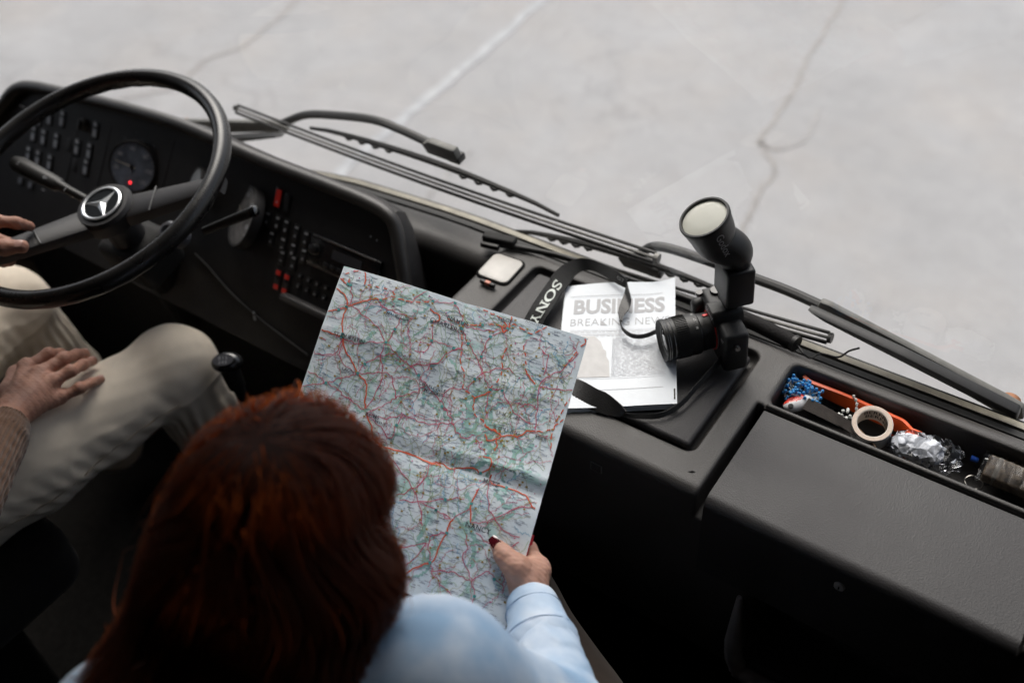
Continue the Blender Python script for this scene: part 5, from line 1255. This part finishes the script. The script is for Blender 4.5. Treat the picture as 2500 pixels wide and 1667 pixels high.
# ================================================================== PEOPLE
def skin_mat(name, col, col2):
    m = mat(name, col, .55, .35, var=.0, bump=.35, bscale=260, bdist=.0008, sub=.15)
    n = m.node_tree.nodes; l = m.node_tree.links; p = n['Principled BSDF']; tc = n['Texture Coordinate']
    t = n.new('ShaderNodeTexNoise'); t.inputs['Scale'].default_value = 55; t.inputs['Detail'].default_value = 5; l.new(tc.outputs['Object'], t.inputs['Vector'])
    q = n.new('ShaderNodeMix'); q.data_type = 'RGBA'; q.inputs[6].default_value = (*col, 1); q.inputs[7].default_value = (*col2, 1)
    r_ = n.new('ShaderNodeMapRange'); r_.inputs[1].default_value = .38; r_.inputs[2].default_value = .66; l.new(t.outputs['Fac'], r_.inputs[0]); l.new(r_.outputs[0], q.inputs[0]); l.new(q.outputs[2], p.inputs['Base Color'])
    return m
def nail(p, axis, up, L, W, m_, parent, name='nail'):
    M = frame(p, axis, up); v, f_ = [], []
    n1, n2_ = 8, 8
    for i in range(n1 + 1):
        for j in range(n2_ + 1):
            x = -1 + 2 * i / n1; y = -1 + 2 * j / n2_
            wd = W * (1 - .30 * max(0, x) ** 2 - .12 * max(0, -x) ** 2)
            v.append(M @ V((x * L, y * wd, .0012 * (1 - y * y) - .0005 * x * x)))
    for i in range(n1):
        for j in range(n2_): f_.append((i * (n2_ + 1) + j, (i + 1) * (n2_ + 1) + j, (i + 1) * (n2_ + 1) + j + 1, i * (n2_ + 1) + j + 1))
    return mesh(name, v, f_, m_, parent, True)
def bounds(P, m_): A = np.array([tuple(p) for p in P]); return A.min(0) - m_, A.max(0) + m_

# ------------------------------------------------------------------ driver
skin = skin_mat('driver_skin', (.34, .175, .125), (.42, .215, .15))
nailm = mat('natural_nail', (.50, .30, .25), .3, .5)
hipR, hipL = V((-1.03, .10, 1.70)), V((-1.24, .10, 1.70))
knR, knL = V((-0.9127, 0.6717, 1.7020)), V((-1.3473, 0.6149, 1.7000))
anR, anL = knR + V((.06, .07, -.46)), knL + V((.03, .05, -.46))
shR, shL = V((-.97, -.06, 2.17)), V((-1.37, -.06, 2.17))
wrR = V((-0.9250, 0.3907, 1.8360)); elR = V((-0.7144, 0.1901, 1.9300))
wrL = V((-1.1506, 0.5234, 2.0065)); elL = V((-1.50, .20, 1.92))
# right hand resting on the thigh
RH = {'index': [(-1.0019, 0.4693, 1.8320), (-0.9975, 0.5127, 1.8320), (-1.0084, 0.5343, 1.8090), (-1.0122, 0.5431, 1.7930)],
      'middle': [(-0.9650, 0.4727, 1.8360), (-0.9593, 0.5187, 1.8360), (-0.9758, 0.5469, 1.8130), (-0.9849, 0.5650, 1.7950)],
      'ring': [(-0.9378, 0.4733, 1.8310), (-0.9293, 0.5072, 1.8310), (-0.9479, 0.5371, 1.8100), (-0.9599, 0.5607, 1.7930)],
      'little': [(-0.9209, 0.4675, 1.8070), (-0.9065, 0.4989, 1.8090), (-0.9145, 0.5216, 1.7960), (-0.9212, 0.5430, 1.7830)]}
TH = [(-0.9872, 0.4168, 1.8240), (-1.0301, 0.4591, 1.8130), (-1.0507, 0.4897, 1.7970), (-1.0513, 0.5070, 1.7860)]
allp = [p for P in RH.values() for p in P] + TH + [wrR]
lo, hi = bounds(allp + [wrR + (elR - wrR) * .35], .035)
s = SDF(lo, hi, .0017)
s.cone(wrR + (elR - wrR) * .35, wrR, .034, .026, .01)
for k_, r_ in (('index', .0135), ('middle', .014), ('ring', .0135), ('little', .0125)):
    a = V(wrR) + (V(RH[k_][0]) - V(wrR)) * .12; s.cone(a, RH[k_][0], .019, r_, .016)
for k_, r_ in (('index', .0104), ('middle', .0108), ('ring', .0102), ('little', .0090)):
    P = [V(p) for p in RH[k_]]
    s.chain(P, [r_ * 1.12, r_ * .98, r_ * .88, r_ * .80], .006)
    s.ell(P[1] + V((0, 0, .0018)), r_ * 1.02, .004); s.ell(P[0] + V((0, 0, .003)), r_ * 1.02, .009)
    s.cone(wrR + V((0, 0, .016)), P[0] + V((0, 0, .0095)), .0022, .0024, .006)       # tendon
s.chain([wrR] + [V(p) for p in TH], [.018, .0165, .0125, .0105, .009], .012)
def skinfold(p, n_): return .00035 * snoise(p, 900, 3) + .0005 * snoise(p, 330, 4)
handR = s.obj('b', skin, None, 1, skinfold)
# left hand closed round the wheel spoke
c0 = V((-1.1376, 0.5438, 2.0090)); LHF = [[(-1.1541, 0.5690, 2.0256), (-1.0997, 0.5798, 2.0365), (-1.0765, 0.5986, 2.0293), (-1.0771, 0.6148, 2.0109)], [(-1.1559, 0.5577, 2.0092), (-1.1564, 0.5786, 1.9806), (-1.1224, 0.5937, 1.9694), (-1.0953, 0.5982, 1.9725)], [(-1.1489, 0.5470, 2.0004), (-1.1441, 0.5620, 1.9729), (-1.1117, 0.5743, 1.9631), (-1.0920, 0.5801, 1.9672)], [(-1.1407, 0.5359, 1.9925), (-1.1307, 0.5470, 1.9697), (-1.1035, 0.5595, 1.9625), (-1.0876, 0.5634, 1.9664)]]
LHT = [(-1.1199, 0.5202, 2.0072), (-1.0881, 0.5325, 2.0162), (-1.0536, 0.5519, 2.0186), (-1.0313, 0.5694, 2.0174)]
lo, hi = bounds([p for P in LHF for p in P] + LHT + [wrL], .035)
s = SDF(lo, hi, .0018)
s.cone(wrL, c0, .026, .026, .016)
for P in LHF: s.cone(c0, P[0], .020, .0135, .012); s.chain([V(p) for p in P], [.0115, .0105, .0096, .0086], .005)
s.chain([c0] + [V(p) for p in LHT], [.019, .016, .0138, .0125, .0112], .010)
handL = s.obj('b', skin, None, 1, skinfold)
# rest of the figure, one skin under the clothes
s = SDF((-1.68, -.30, 1.12), (-.72, .84, 2.62), .010)
s.cone((-1.135, .02, 1.72), (-1.135, -.02, 1.90), .15, .135, .05); s.ell((-1.17, -.04, 2.06), (.17, .11, .17), .05); s.cone(shR, shL, .06, .06, .05)
s.cone((-1.17, -.05, 2.2), (-1.17, .0, 2.34), .055, .052, .03); s.ell((-1.17, .03, 2.44), (.078, .098, .115), .03); s.ell((-1.17, .13, 2.43), (.012, .02, .02), .012)
for sx in (-1, 1): s.ell((-1.17 + .078 * sx, .02, 2.435), (.008, .02, .03), .006); s.ell((-1.17 + .032 * sx, .118, 2.462), (.013, .008, .008), .004)
s.cone((-1.19, .125, 2.385), (-1.15, .125, 2.385), .007, .007, .006)
s.chain([shR, elR, wrR + (elR - wrR) * .30], [.05, .04, .032], .03); s.chain([shL, elL, wrL], [.05, .04, .027], .03)
for h_, k_, a_ in ((hipR, knR, anR), (hipL, knL, anL)):
    s.chain([h_, k_, a_], [.085, .055, .04], .04); s.cone(a_, a_ + V((0, .20, -.035)), .036, .030, .02)
rest = s.obj('b', skin)
drv = join_meshes([rest, handR, handL]); drv.name = 'person'; drv.data.name = 'person'
tag(drv, 'driver in beige trousers and brown knit sleeve, one hand resting on the thigh', 'person')
for k_, r_ in (('middle', .0072), ('ring', .0070), ('little', .0062)):
    P = [V(p) for p in RH[k_]]; ax = (P[3] - P[2]).normalized(); up = V((0, 0, 1)) - ax * ax.z; up.normalize()
    r0 = {'middle': .0108, 'ring': .0102, 'little': .0090}[k_] * .82
    nail(P[3] + up * (r0 - .0008) - ax * .001, ax, up, .0058, r_ * .78, nailm, drv)
P = [V(p) for p in LHT]; ax = (P[3] - P[2]).normalized(); nail(P[3] + V((.1, -.35, .9)).normalized() * .0108, ax, V((.1, -.35, .9)), .0072, .0068, nailm, drv)
# trousers
tro = mat('beige_twill', (.72, .63, .515), .85, .2, var=.07, vscale=25, sheen=.15, bump=.35, bscale=1100, bdist=.0006)
s = SDF((-1.56, -.20, 1.16), (-.68, .86, 1.94), .0045)
s.cone((-1.135, .0, 1.72), (-1.135, -.03, 1.82), .165, .15, .05)
for sg, h_, k_, a_ in ((1, hipR, knR, anR), (-1, hipL, knL, anL)):
    mid = h_.lerp(k_, .5)
    s.cone(h_, mid, .105, .094, .03); s.cone(mid, k_, .094, .070, .03); s.ell(k_ + V((0, .002, .004)), (.073, .073, .073), .03)
    s.cone(k_, k_.lerp(a_, .5), .072, .070, .03); s.cone(k_.lerp(a_, .5), a_, .070, .068, .03)
def drape(p, n_):
    out = .0016 * snoise(p, 42, 11) + .0007 * snoise(p, 150, 12)
    for h_, k_ in ((hipR, knR), (hipL, knL)):
        a = np.array(h_); ax = np.array(k_) - a; L = np.linalg.norm(ax); ax = ax / L
        q = p - a; t = q @ ax / L; rad_ = q - (q @ ax)[:, None] * ax; low = np.clip(1 - np.abs(rad_[:, 2] + .02) / .06, 0, 1); near = np.linalg.norm(rad_, axis=1) < .13
        ph = t * 52 + 2.2 * snoise(p, 16, 13) + rad_[:, 2] * 30
        out += near * low * np.clip(t * 4, 0, 1) * np.clip((1.02 - t) * 8, 0, 1) * .0032 * np.abs(np.sin(ph)) ** 1.6
        out += near * low * .0042 * (1 - np.clip(np.abs(snoise(p * np.array([1.0, .45, 1.0]), 60, 21)), 0, 1)) ** 5
    for k_, a_ in ((knR, anR), (knL, anL)):
        q = p - np.array(k_); t = -q[:, 2] / .3; out += (t > .05) * (t < 1.2) * .0055 * np.clip((t - .05) * 5, 0, 1) * np.sin(np.arctan2(q[:, 1], q[:, 0]) * 11 + 2 * snoise(p, 14, 9)) ** 2
    return out
trs = s.obj('trousers', tro, drv, 1, drape)
# outer seams along the legs
seamm = mat('trouser_seam', (.36, .29, .21), .85, .2)
from mathutils.bvhtree import BVHTree
tb = BVHTree.FromPolygons([v.co for v in trs.data.vertices], [p.vertices for p in trs.data.polygons])
P = []
for k in range(26):
    u = .02 + .93 * k / 25; c_ = hipR.lerp(knR, u); d_ = V((.95, -.30, -.18 - .05 * math.sin(u * 5))).normalized()
    h_ = tb.ray_cast(c_ + d_ * .3, -d_)
    if h_[0] is not None: P.append(h_[0] + d_ * .0004)
tube('trouser_seam', P, .0014, seamm, trs, 5)
# brown knitted sweater: sleeve and body
kn = mat('brown_knit', (.10, .052, .030), .9, .15, var=.25, vscale=180, sheen=.3)
s = SDF((-1.66, -.30, 1.72), (-.72, .50, 2.34), .006)
s.cone((-1.135, .0, 1.78), (-1.15, -.03, 1.95), .165, .15, .05); s.ell((-1.17, -.04, 2.06), (.185, .125, .18), .05); s.cone(shR, shL, .075, .075, .05)
s.chain([shR, elR], [.07, .056], .04); s.chain([shL, elL, wrL + (elL - wrL) * .2], [.07, .056, .04], .04)
sw1 = s.obj('sweater', kn, drv, 1, lambda p, n_: .003 * snoise(p, 40, 6))
cuff0 = wrR + (elR - wrR) * .10; ax = (elR - wrR).normalized()
s = SDF(*bounds([cuff0, elR], .07), .0022)
s.cone(cuff0, cuff0 + ax * .055, .036, .037, .003); s.cone(cuff0 + ax * .05, elR, .041, .052, .01); s.cone(cuff0 - ax * .03, cuff0 - ax * .001, .035, .036, .002, 'sub')
e1 = ax.cross(V((0, 0, 1))).normalized(); e2 = ax.cross(e1)
def ribs(p, n_):
    q = p - np.array(cuff0); a = np.arctan2(q @ np.array(e1), q @ np.array(e2)); t = q @ np.array(ax)
    return .0013 * np.sin(a * 46) * (t < .055) + .0012 * np.sin(a * 34) * (t >= .055) + .001 * snoise(p, 200, 2)
s.obj('sleeve_cuff', kn, drv, 0, ribs)
hairb = mat('dark_brown_hair', (.03, .018, .010), .5, .4)
s = SDF((-1.30, -.10, 2.36), (-1.04, .16, 2.60), .006); s.ell((-1.17, .015, 2.465), (.088, .105, .112), .01); s.box((-1.4, .09, 2.2), (-.9, .3, 2.50), .01, .02, 'sub'); s.box((-1.4, -.3, 2.2), (-.9, .3, 2.40), .01, .02, 'sub')
s.obj('hair', hairb, drv, 1, lambda p, n_: .004 * snoise(p, 120, 1))
# driver's seat
seatm = mat('seat_fabric', (.007, .006, .0055), .95, .15, var=.3, vscale=40, sheen=.1, bump=.5, bscale=700)
ds = thing('driver_seat', 'dark fabric driver seat below the person in beige trousers', 'seat')
s = SDF((-1.46, -.50, 1.36), (-.82, .42, 2.46), .008); s.box((-1.40, -.26, 1.44), (-.88, .36, 1.60), .05); s.obj('seat_cushion', seatm, ds, 0, lambda p, n_: .003 * snoise(p, 30, 2))
s = SDF((-1.46, -.60, 1.50), (-.82, -.06, 2.46), .008); s.box((-1.39, -.32, 1.60), (-.89, -.17, 2.28), .05); s.obj('backrest', seatm, ds)
rbox('seat_base', (-1.14, .02, 1.27), (.36, .40, .32), .02, blk2, ds)

# ------------------------------------------------------------------ woman with the map
skw = skin_mat('passenger_skin', (.47, .26, .19), (.54, .31, .235))
hd = V((-0.1226, 0.3199, 2.2169)); fwd = V((-.6, .8, 0)); rgt = V((.8, .6, 0))
wshR, wshL = V((0.0449, 0.3089, 2.0861)), V((-0.1572, 0.1019, 2.1288))
welb, wwr = V((0.1335, 0.3994, 1.9382)), V((0.0011, 0.5307, 1.9087))
chest = wshR.lerp(wshL, .5) + V((0, 0, -.16)) + fwd * .02
T = [(-0.0104, 0.5346, 1.9267), (-0.0218, 0.5382, 1.9402), (-0.0401, 0.5403, 1.9469), (-0.0557, 0.5462, 1.9500)]
FI = [[(-0.0075, 0.5657, 1.9146), (-0.0310, 0.5798, 1.9209), (-0.0504, 0.5759, 1.9286), (-0.0686, 0.5689, 1.9340)], [(-0.0089, 0.5623, 1.9033), (-0.0351, 0.5692, 1.9074), (-0.0543, 0.5601, 1.9180), (-0.0703, 0.5506, 1.9251)],
      [(-0.0081, 0.5550, 1.8967), (-0.0345, 0.5573, 1.8996), (-0.0502, 0.5465, 1.9107), (-0.0628, 0.5374, 1.9189)], [(-0.0070, 0.5472, 1.8942), (-0.0286, 0.5457, 1.8966), (-0.0409, 0.5369, 1.9070), (-0.0501, 0.5300, 1.9126)]]
lo, hi = bounds([wwr, welb.lerp(wwr, .75)] + T + [p for P in FI for p in P], .03)
s = SDF(lo, hi, .0015)
s.cone(welb.lerp(wwr, .72), wwr, .027, .0215, .01)
palm = V((-0.0098, 0.5456, 1.9121))
s.cone(wwr, palm, .0210, .0190, .014)
for P, r_ in zip(FI, (.0125, .0125, .012, .011)): s.cone(palm, P[0], .017, r_, .014); s.chain([V(p) for p in P], [r_ * .84, r_ * .76, r_ * .70, r_ * .62], .005)
s.chain([wwr.lerp(palm, .6)] + [V(p) for p in T], [.016, .0155, .0125, .0108, .0086], .012)
s.ell(V(T[1]) + mN * .002, .0132, .008)
s.cone(V(T[1]), V(FI[0][0]), .008, .0085, .016)                   # web between thumb and index finger
whand = s.obj('b', skw, None, 1, lambda p, n_: .0003 * snoise(p, 800, 3) + .0004 * snoise(p, 300, 5))
s = SDF(*bounds([hd, wshR, wshL, welb, chest + V((0, 0, -.3)), hd + V((0, 0, .1))], .16), .009)
s.ell(hd + fwd * .01, (.072, .088, .106), .02, M=frame((0, 0, 0), rgt, (0, 0, 1)) @ Matrix.Rotation(R(-25), 4, 'X')); s.ell(hd + fwd * .098 + V((0, 0, -.035)), (.011, .018, .018), .012)
for sg in (-1, 1): s.ell(hd + rgt * .075 * sg + V((0, 0, -.02)), (.008, .018, .028), .006); s.ell(hd + rgt * .03 * sg + fwd * .088, (.012, .008, .007), .004)
s.cone(hd + V((0, 0, -.07)), chest + V((0, 0, .16)), .046, .055, .03); s.cone(wshR, wshL, .045, .045, .04); s.cone(chest + V((0, 0, .05)), chest + V((0, 0, -.28)), .12, .13, .05)
s.chain([wshR, welb, welb.lerp(wwr, .75)], [.045, .036, .027], .03); s.cone(wshL, wshL + fwd * .12 + V((0, 0, -.24)), .045, .036, .03); s.cone(wshL + fwd * .12 + V((0, 0, -.24)), wshL + fwd * .30 + rgt * .12 + V((0, 0, -.16)), .036, .025, .02)
wm_ = s.obj('b', skw)
wom = join_meshes([wm_, whand]); wom.name = 'person'; wom.data.name = 'person'
tag(wom, 'red-haired person in a light blue denim shirt holding the road map, seen from behind', 'person')
nl = mat('dark_red_nail', (.075, .006, .010), .12, .6, coat=1.0)
T3, T2 = V(T[3]), V(T[2]); ax = (T3 - T2).normalized(); up = (mN + V((.25, -.25, 0))).normalized(); up = (up - ax * up.dot(ax)).normalized()
nail(T3 + up * .0082 + ax * .0015, ax, up, .0095, .0066, nl, wom)
# denim shirt
den = mat('light_denim', (.40, .52, .69), .85, .2, var=.0, sheen=.15, bump=.3, bscale=1000, bdist=.0006)
n = den.node_tree.nodes; l = den.node_tree.links; p_ = n['Principled BSDF']; tc = n['Texture Coordinate']
t = n.new('ShaderNodeTexNoise'); t.inputs['Scale'].default_value = 11; t.inputs['Detail'].default_value = 6; l.new(tc.outputs['Object'], t.inputs['Vector'])
r_ = n.new('ShaderNodeMapRange'); r_.inputs[1].default_value = .36; r_.inputs[2].default_value = .66; l.new(t.outputs['Fac'], r_.inputs[0])
q = n.new('ShaderNodeMix'); q.data_type = 'RGBA'; q.inputs[6].default_value = (.30, .46, .66, 1); q.inputs[7].default_value = (.72, .78, .86, 1); l.new(r_.outputs[0], q.inputs[0]); l.new(q.outputs[2], p_.inputs['Base Color'])
cuf = welb.lerp(wwr, .865); fax = (welb - wwr).normalized()
s = SDF(*bounds([wshR, wshL, welb, chest + V((0, 0, -.28)), cuf], .14), .0036)
s.cone(chest + V((0, 0, .06)), chest + V((0, 0, -.28)), .145, .155, .05); s.cone(wshR, wshL, .070, .050, .05); s.ell(wshR, (.080, .080, .066), .03)
s.cone(wshR, welb, .074, .052, .03); s.cone(welb, cuf + fax * .042, .051, .0385, .015)
s.cone(wshL, wshL + fwd * .12 + V((0, 0, -.24)), .062, .05, .03); s.cone(wshL + fwd * .12 + V((0, 0, -.24)), wshL + fwd * .26 + rgt * .10 + V((0, 0, -.18)), .048, .038, .02)
def shirtfold(p, n_):
    q = p - np.array(welb); ax_ = np.array(wwr) - np.array(welb); L = np.linalg.norm(ax_); t = q @ (ax_ / L) / L
    fl_ = np.exp(-((t - .35) / .4) ** 2) * .0016 * np.abs(np.sin(t * 19 + 1.6 * snoise(p, 18, 4)))
    q2 = p - np.array(wshR); t2 = q2 @ np.array((welb - wshR).normalized())
    return fl_ + .0026 * snoise(p, 22, 7) + .0006 * snoise(p, 75, 8) + np.clip(t + .15, 0, 1) * (.0050 * (1 - np.clip(np.abs(snoise(p * np.array([.7, .7, 1.5]), 38, 15)), 0, 1)) ** 5 + .0022 * (1 - np.clip(np.abs(snoise(p, 80, 16)), 0, 1)) ** 6)
s.obj('shirt', den, wom, 1, shirtfold)
s = SDF(*bounds([cuf, cuf + fax * .06], .06), .0014)
s.cone(cuf, cuf + fax * .050, .0335, .0435, .003); s.cone(cuf - fax * .05, cuf + fax * .010, .0275, .0285, .002, 'sub')
s.obj('shirt_cuff', den, wom, 1, lambda p, n_: .0012 * snoise(p, 60, 3) + .0004 * snoise(p, 260, 4))
for k in (.004, .046): tube('cuff_stitch', [cuf + fax * k + (fax.cross(V((0, 0, 1))).normalized() * math.cos(a / 40 * 6.2832) + fax.cross(fax.cross(V((0, 0, 1)))).normalized() * math.sin(a / 40 * 6.2832)) * (.0336 + .0102 * k / .05 + .0008) for a in range(40)], .0007, mat('denim_stitch', (.30, .42, .60), .8), wom, 4, closed=True)
# dark brown trousers: both thighs
dbt = mat('dark_brown_trousers', (.020, .013, .009), .9, .15, var=.2, vscale=60, sheen=.1)
k1 = V((-0.1618, 0.6561, 1.6379)); hp1 = k1 + (V((0.0232, 0.5258, 1.7083)) - k1) * 1.9; pel = hp1 - rgt * .09; k2 = k1 - rgt * .30 + V((0, .02, 0))
s = SDF(*bounds([pel, k1, k2, k1 + V((0, 0, -.36)), chest], .19), .008)
s.ell(pel, (.17, .16, .11), .04); s.cone(pel, chest + V((0, 0, -.24)), .12, .12, .04)
for k_, sg in ((k1, 1), (k2, -1)): s.chain([pel + rgt * .09 * sg, k_, k_ + fwd * .04 + V((0, 0, -.34))], [.095, .072, .052], .03)
s.obj('trousers', dbt, wom, 1, lambda p, n_: .003 * snoise(p, 40, 5))
# hair: volume with combed strands over it
hm = bpy.data.materials.new('auburn_hair'); hm.use_nodes = True
n = hm.node_tree.nodes; l = hm.node_tree.links; p_ = n['Principled BSDF']
p_.inputs['Base Color'].default_value = (.060, .019, .009, 1); p_.inputs['Roughness'].default_value = .55; p_.inputs['Specular IOR Level'].default_value = .22
tl = n.new('ShaderNodeBsdfTranslucent'); tl.inputs[0].default_value = (.70, .16, .035, 1); ms = n.new('ShaderNodeMixShader'); ms.inputs[0].default_value = .42
l.new(p_.outputs[0], ms.inputs[1]); l.new(tl.outputs[0], ms.inputs[2]); l.new(ms.outputs[0], n['Material Output'].inputs[0])
hcol = mat('auburn_hair_base', (.030, .007, .003), .7, .2, var=.35, vscale=60)
HB = [((-0.1155, 0.3146, 2.2614), 0.0949), ((-0.1116, 0.3477, 2.2869), 0.0626), ((-0.0888, 0.3646, 2.2525), 0.0533), ((-0.1355, 0.2740, 2.2341), 0.0767), ((-0.1050, 0.2577, 2.2074), 0.1055), ((-0.1200, 0.2236, 2.1886), 0.0822), ((-0.1098, 0.1856, 2.1604), 0.0905), ((-0.1029, 0.1432, 2.1242), 0.1081), ((-0.0523, 0.2974, 2.2067), 0.0704), ((0.0091, 0.2642, 2.1447), 0.0142), ((-0.0762, 0.2336, 2.1519), 0.0927), ((-0.0510, 0.2086, 2.1081), 0.0811)]
def hair_d(p):
    d = np.full(len(p), 9.0)
    for c, r_ in HB:
        q = np.linalg.norm(p - np.array(c), axis=1) - r_; k = .016
        h_ = np.maximum(k - np.abs(d - q), 0) / k; d = np.minimum(d, q) - h_ * h_ * k * .25
    return d
def hair_n(p):
    e = 1e-3; g = np.stack([hair_d(p + np.eye(3)[i] * e) - hair_d(p - np.eye(3)[i] * e) for i in range(3)], 1)
    return g / (np.linalg.norm(g, axis=1)[:, None] + 1e-9)
s = SDF(*bounds([c for c, _ in HB], .15), .0045)
for c, r_ in HB: s.ell(c, r_, .016)
hv = s.obj('hair', hcol, wom, 1)
displace(hv, lambda p, n_: -.010 + .0022 * snoise(p, 60, 3))
p0, q0 = s.quads(); cen = p0[q0].mean(1)
NST, NP_ = 9000, 13
crown = np.array(V((-0.0891, 0.3013, 2.3217)))
pick = cen[RNG.integers(0, len(cen), NST)]
cur = pick + RNG.normal(size=pick.shape) * .004
tr_ = [cur.copy()]
camdown = np.array([.05, -.30, -.95])
kink = RNG.normal(size=(NST, 3)) * .25
off = RNG.random(NST) * .014 - .009; fly = RNG.random(NST) < .035; off[fly] += RNG.random(fly.sum()) * .016; kink[fly] *= 2.5
for k in range(NP_ - 1):
    nn_ = hair_n(cur); away = cur - crown; away /= np.linalg.norm(away, axis=1)[:, None] + 1e-9
    t = .75 * away + .65 * camdown + kink * .4 + .42 * np.stack([np.sin(cur[:, 2] * 46 + cur[:, 0] * 30 + 3), np.cos(cur[:, 2] * 38 + cur[:, 1] * 30), 0 * cur[:, 0]], 1)
    t -= (t * nn_).sum(1)[:, None] * nn_; t /= np.linalg.norm(t, axis=1)[:, None] + 1e-9
    cur = cur + t * .011; nn_ = hair_n(cur); cur = cur - nn_ * (hair_d(cur) - off)[:, None]
    tr_.append(cur.copy())
tr_ = np.stack(tr_, 1); nrm_ = hair_n(tr_.reshape(-1, 3)).reshape(tr_.shape)
tan_ = np.gradient(tr_, axis=1); sd2 = np.cross(tan_, nrm_); sd2 /= np.linalg.norm(sd2, axis=2)[:, :, None] + 1e-9
wdt = (.0011 * np.sin(np.linspace(.35, 3.0, NP_)))[None, :, None] * (.7 + .6 * RNG.random((NST, 1, 1)))
Vv = np.stack([tr_ + sd2 * wdt, tr_ - sd2 * wdt], 2).reshape(-1, 3)
i0 = (np.arange(NST)[:, None] * NP_ + np.arange(NP_ - 1)[None, :]).ravel() * 2
Q = np.stack([i0, i0 + 1, i0 + 3, i0 + 2], 1)
st_ = mesh_np('hair_strands', Vv, Q, hm, wom); st_['kind'] = 'stuff'
# her seat, mostly hidden
ps = thing('passenger_seat', 'dark low passenger seat hidden below the person in the denim shirt', 'seat')
s = SDF(*bounds([pel], .42), .01); c = pel + V((0, 0, -.20)); s.box(c - V((.26, .27, .07)), c + V((.26, .27, .07)), .05); s.obj('seat_cushion', seatm, ps)
rbox('seat_base', (pel.x, pel.y, (c.z - .07 + ZF) / 2), (.3, .3, max(.05, c.z - .07 - ZF)), .01, blk2, ps)


# every mesh keeps its world place under its parent Empty
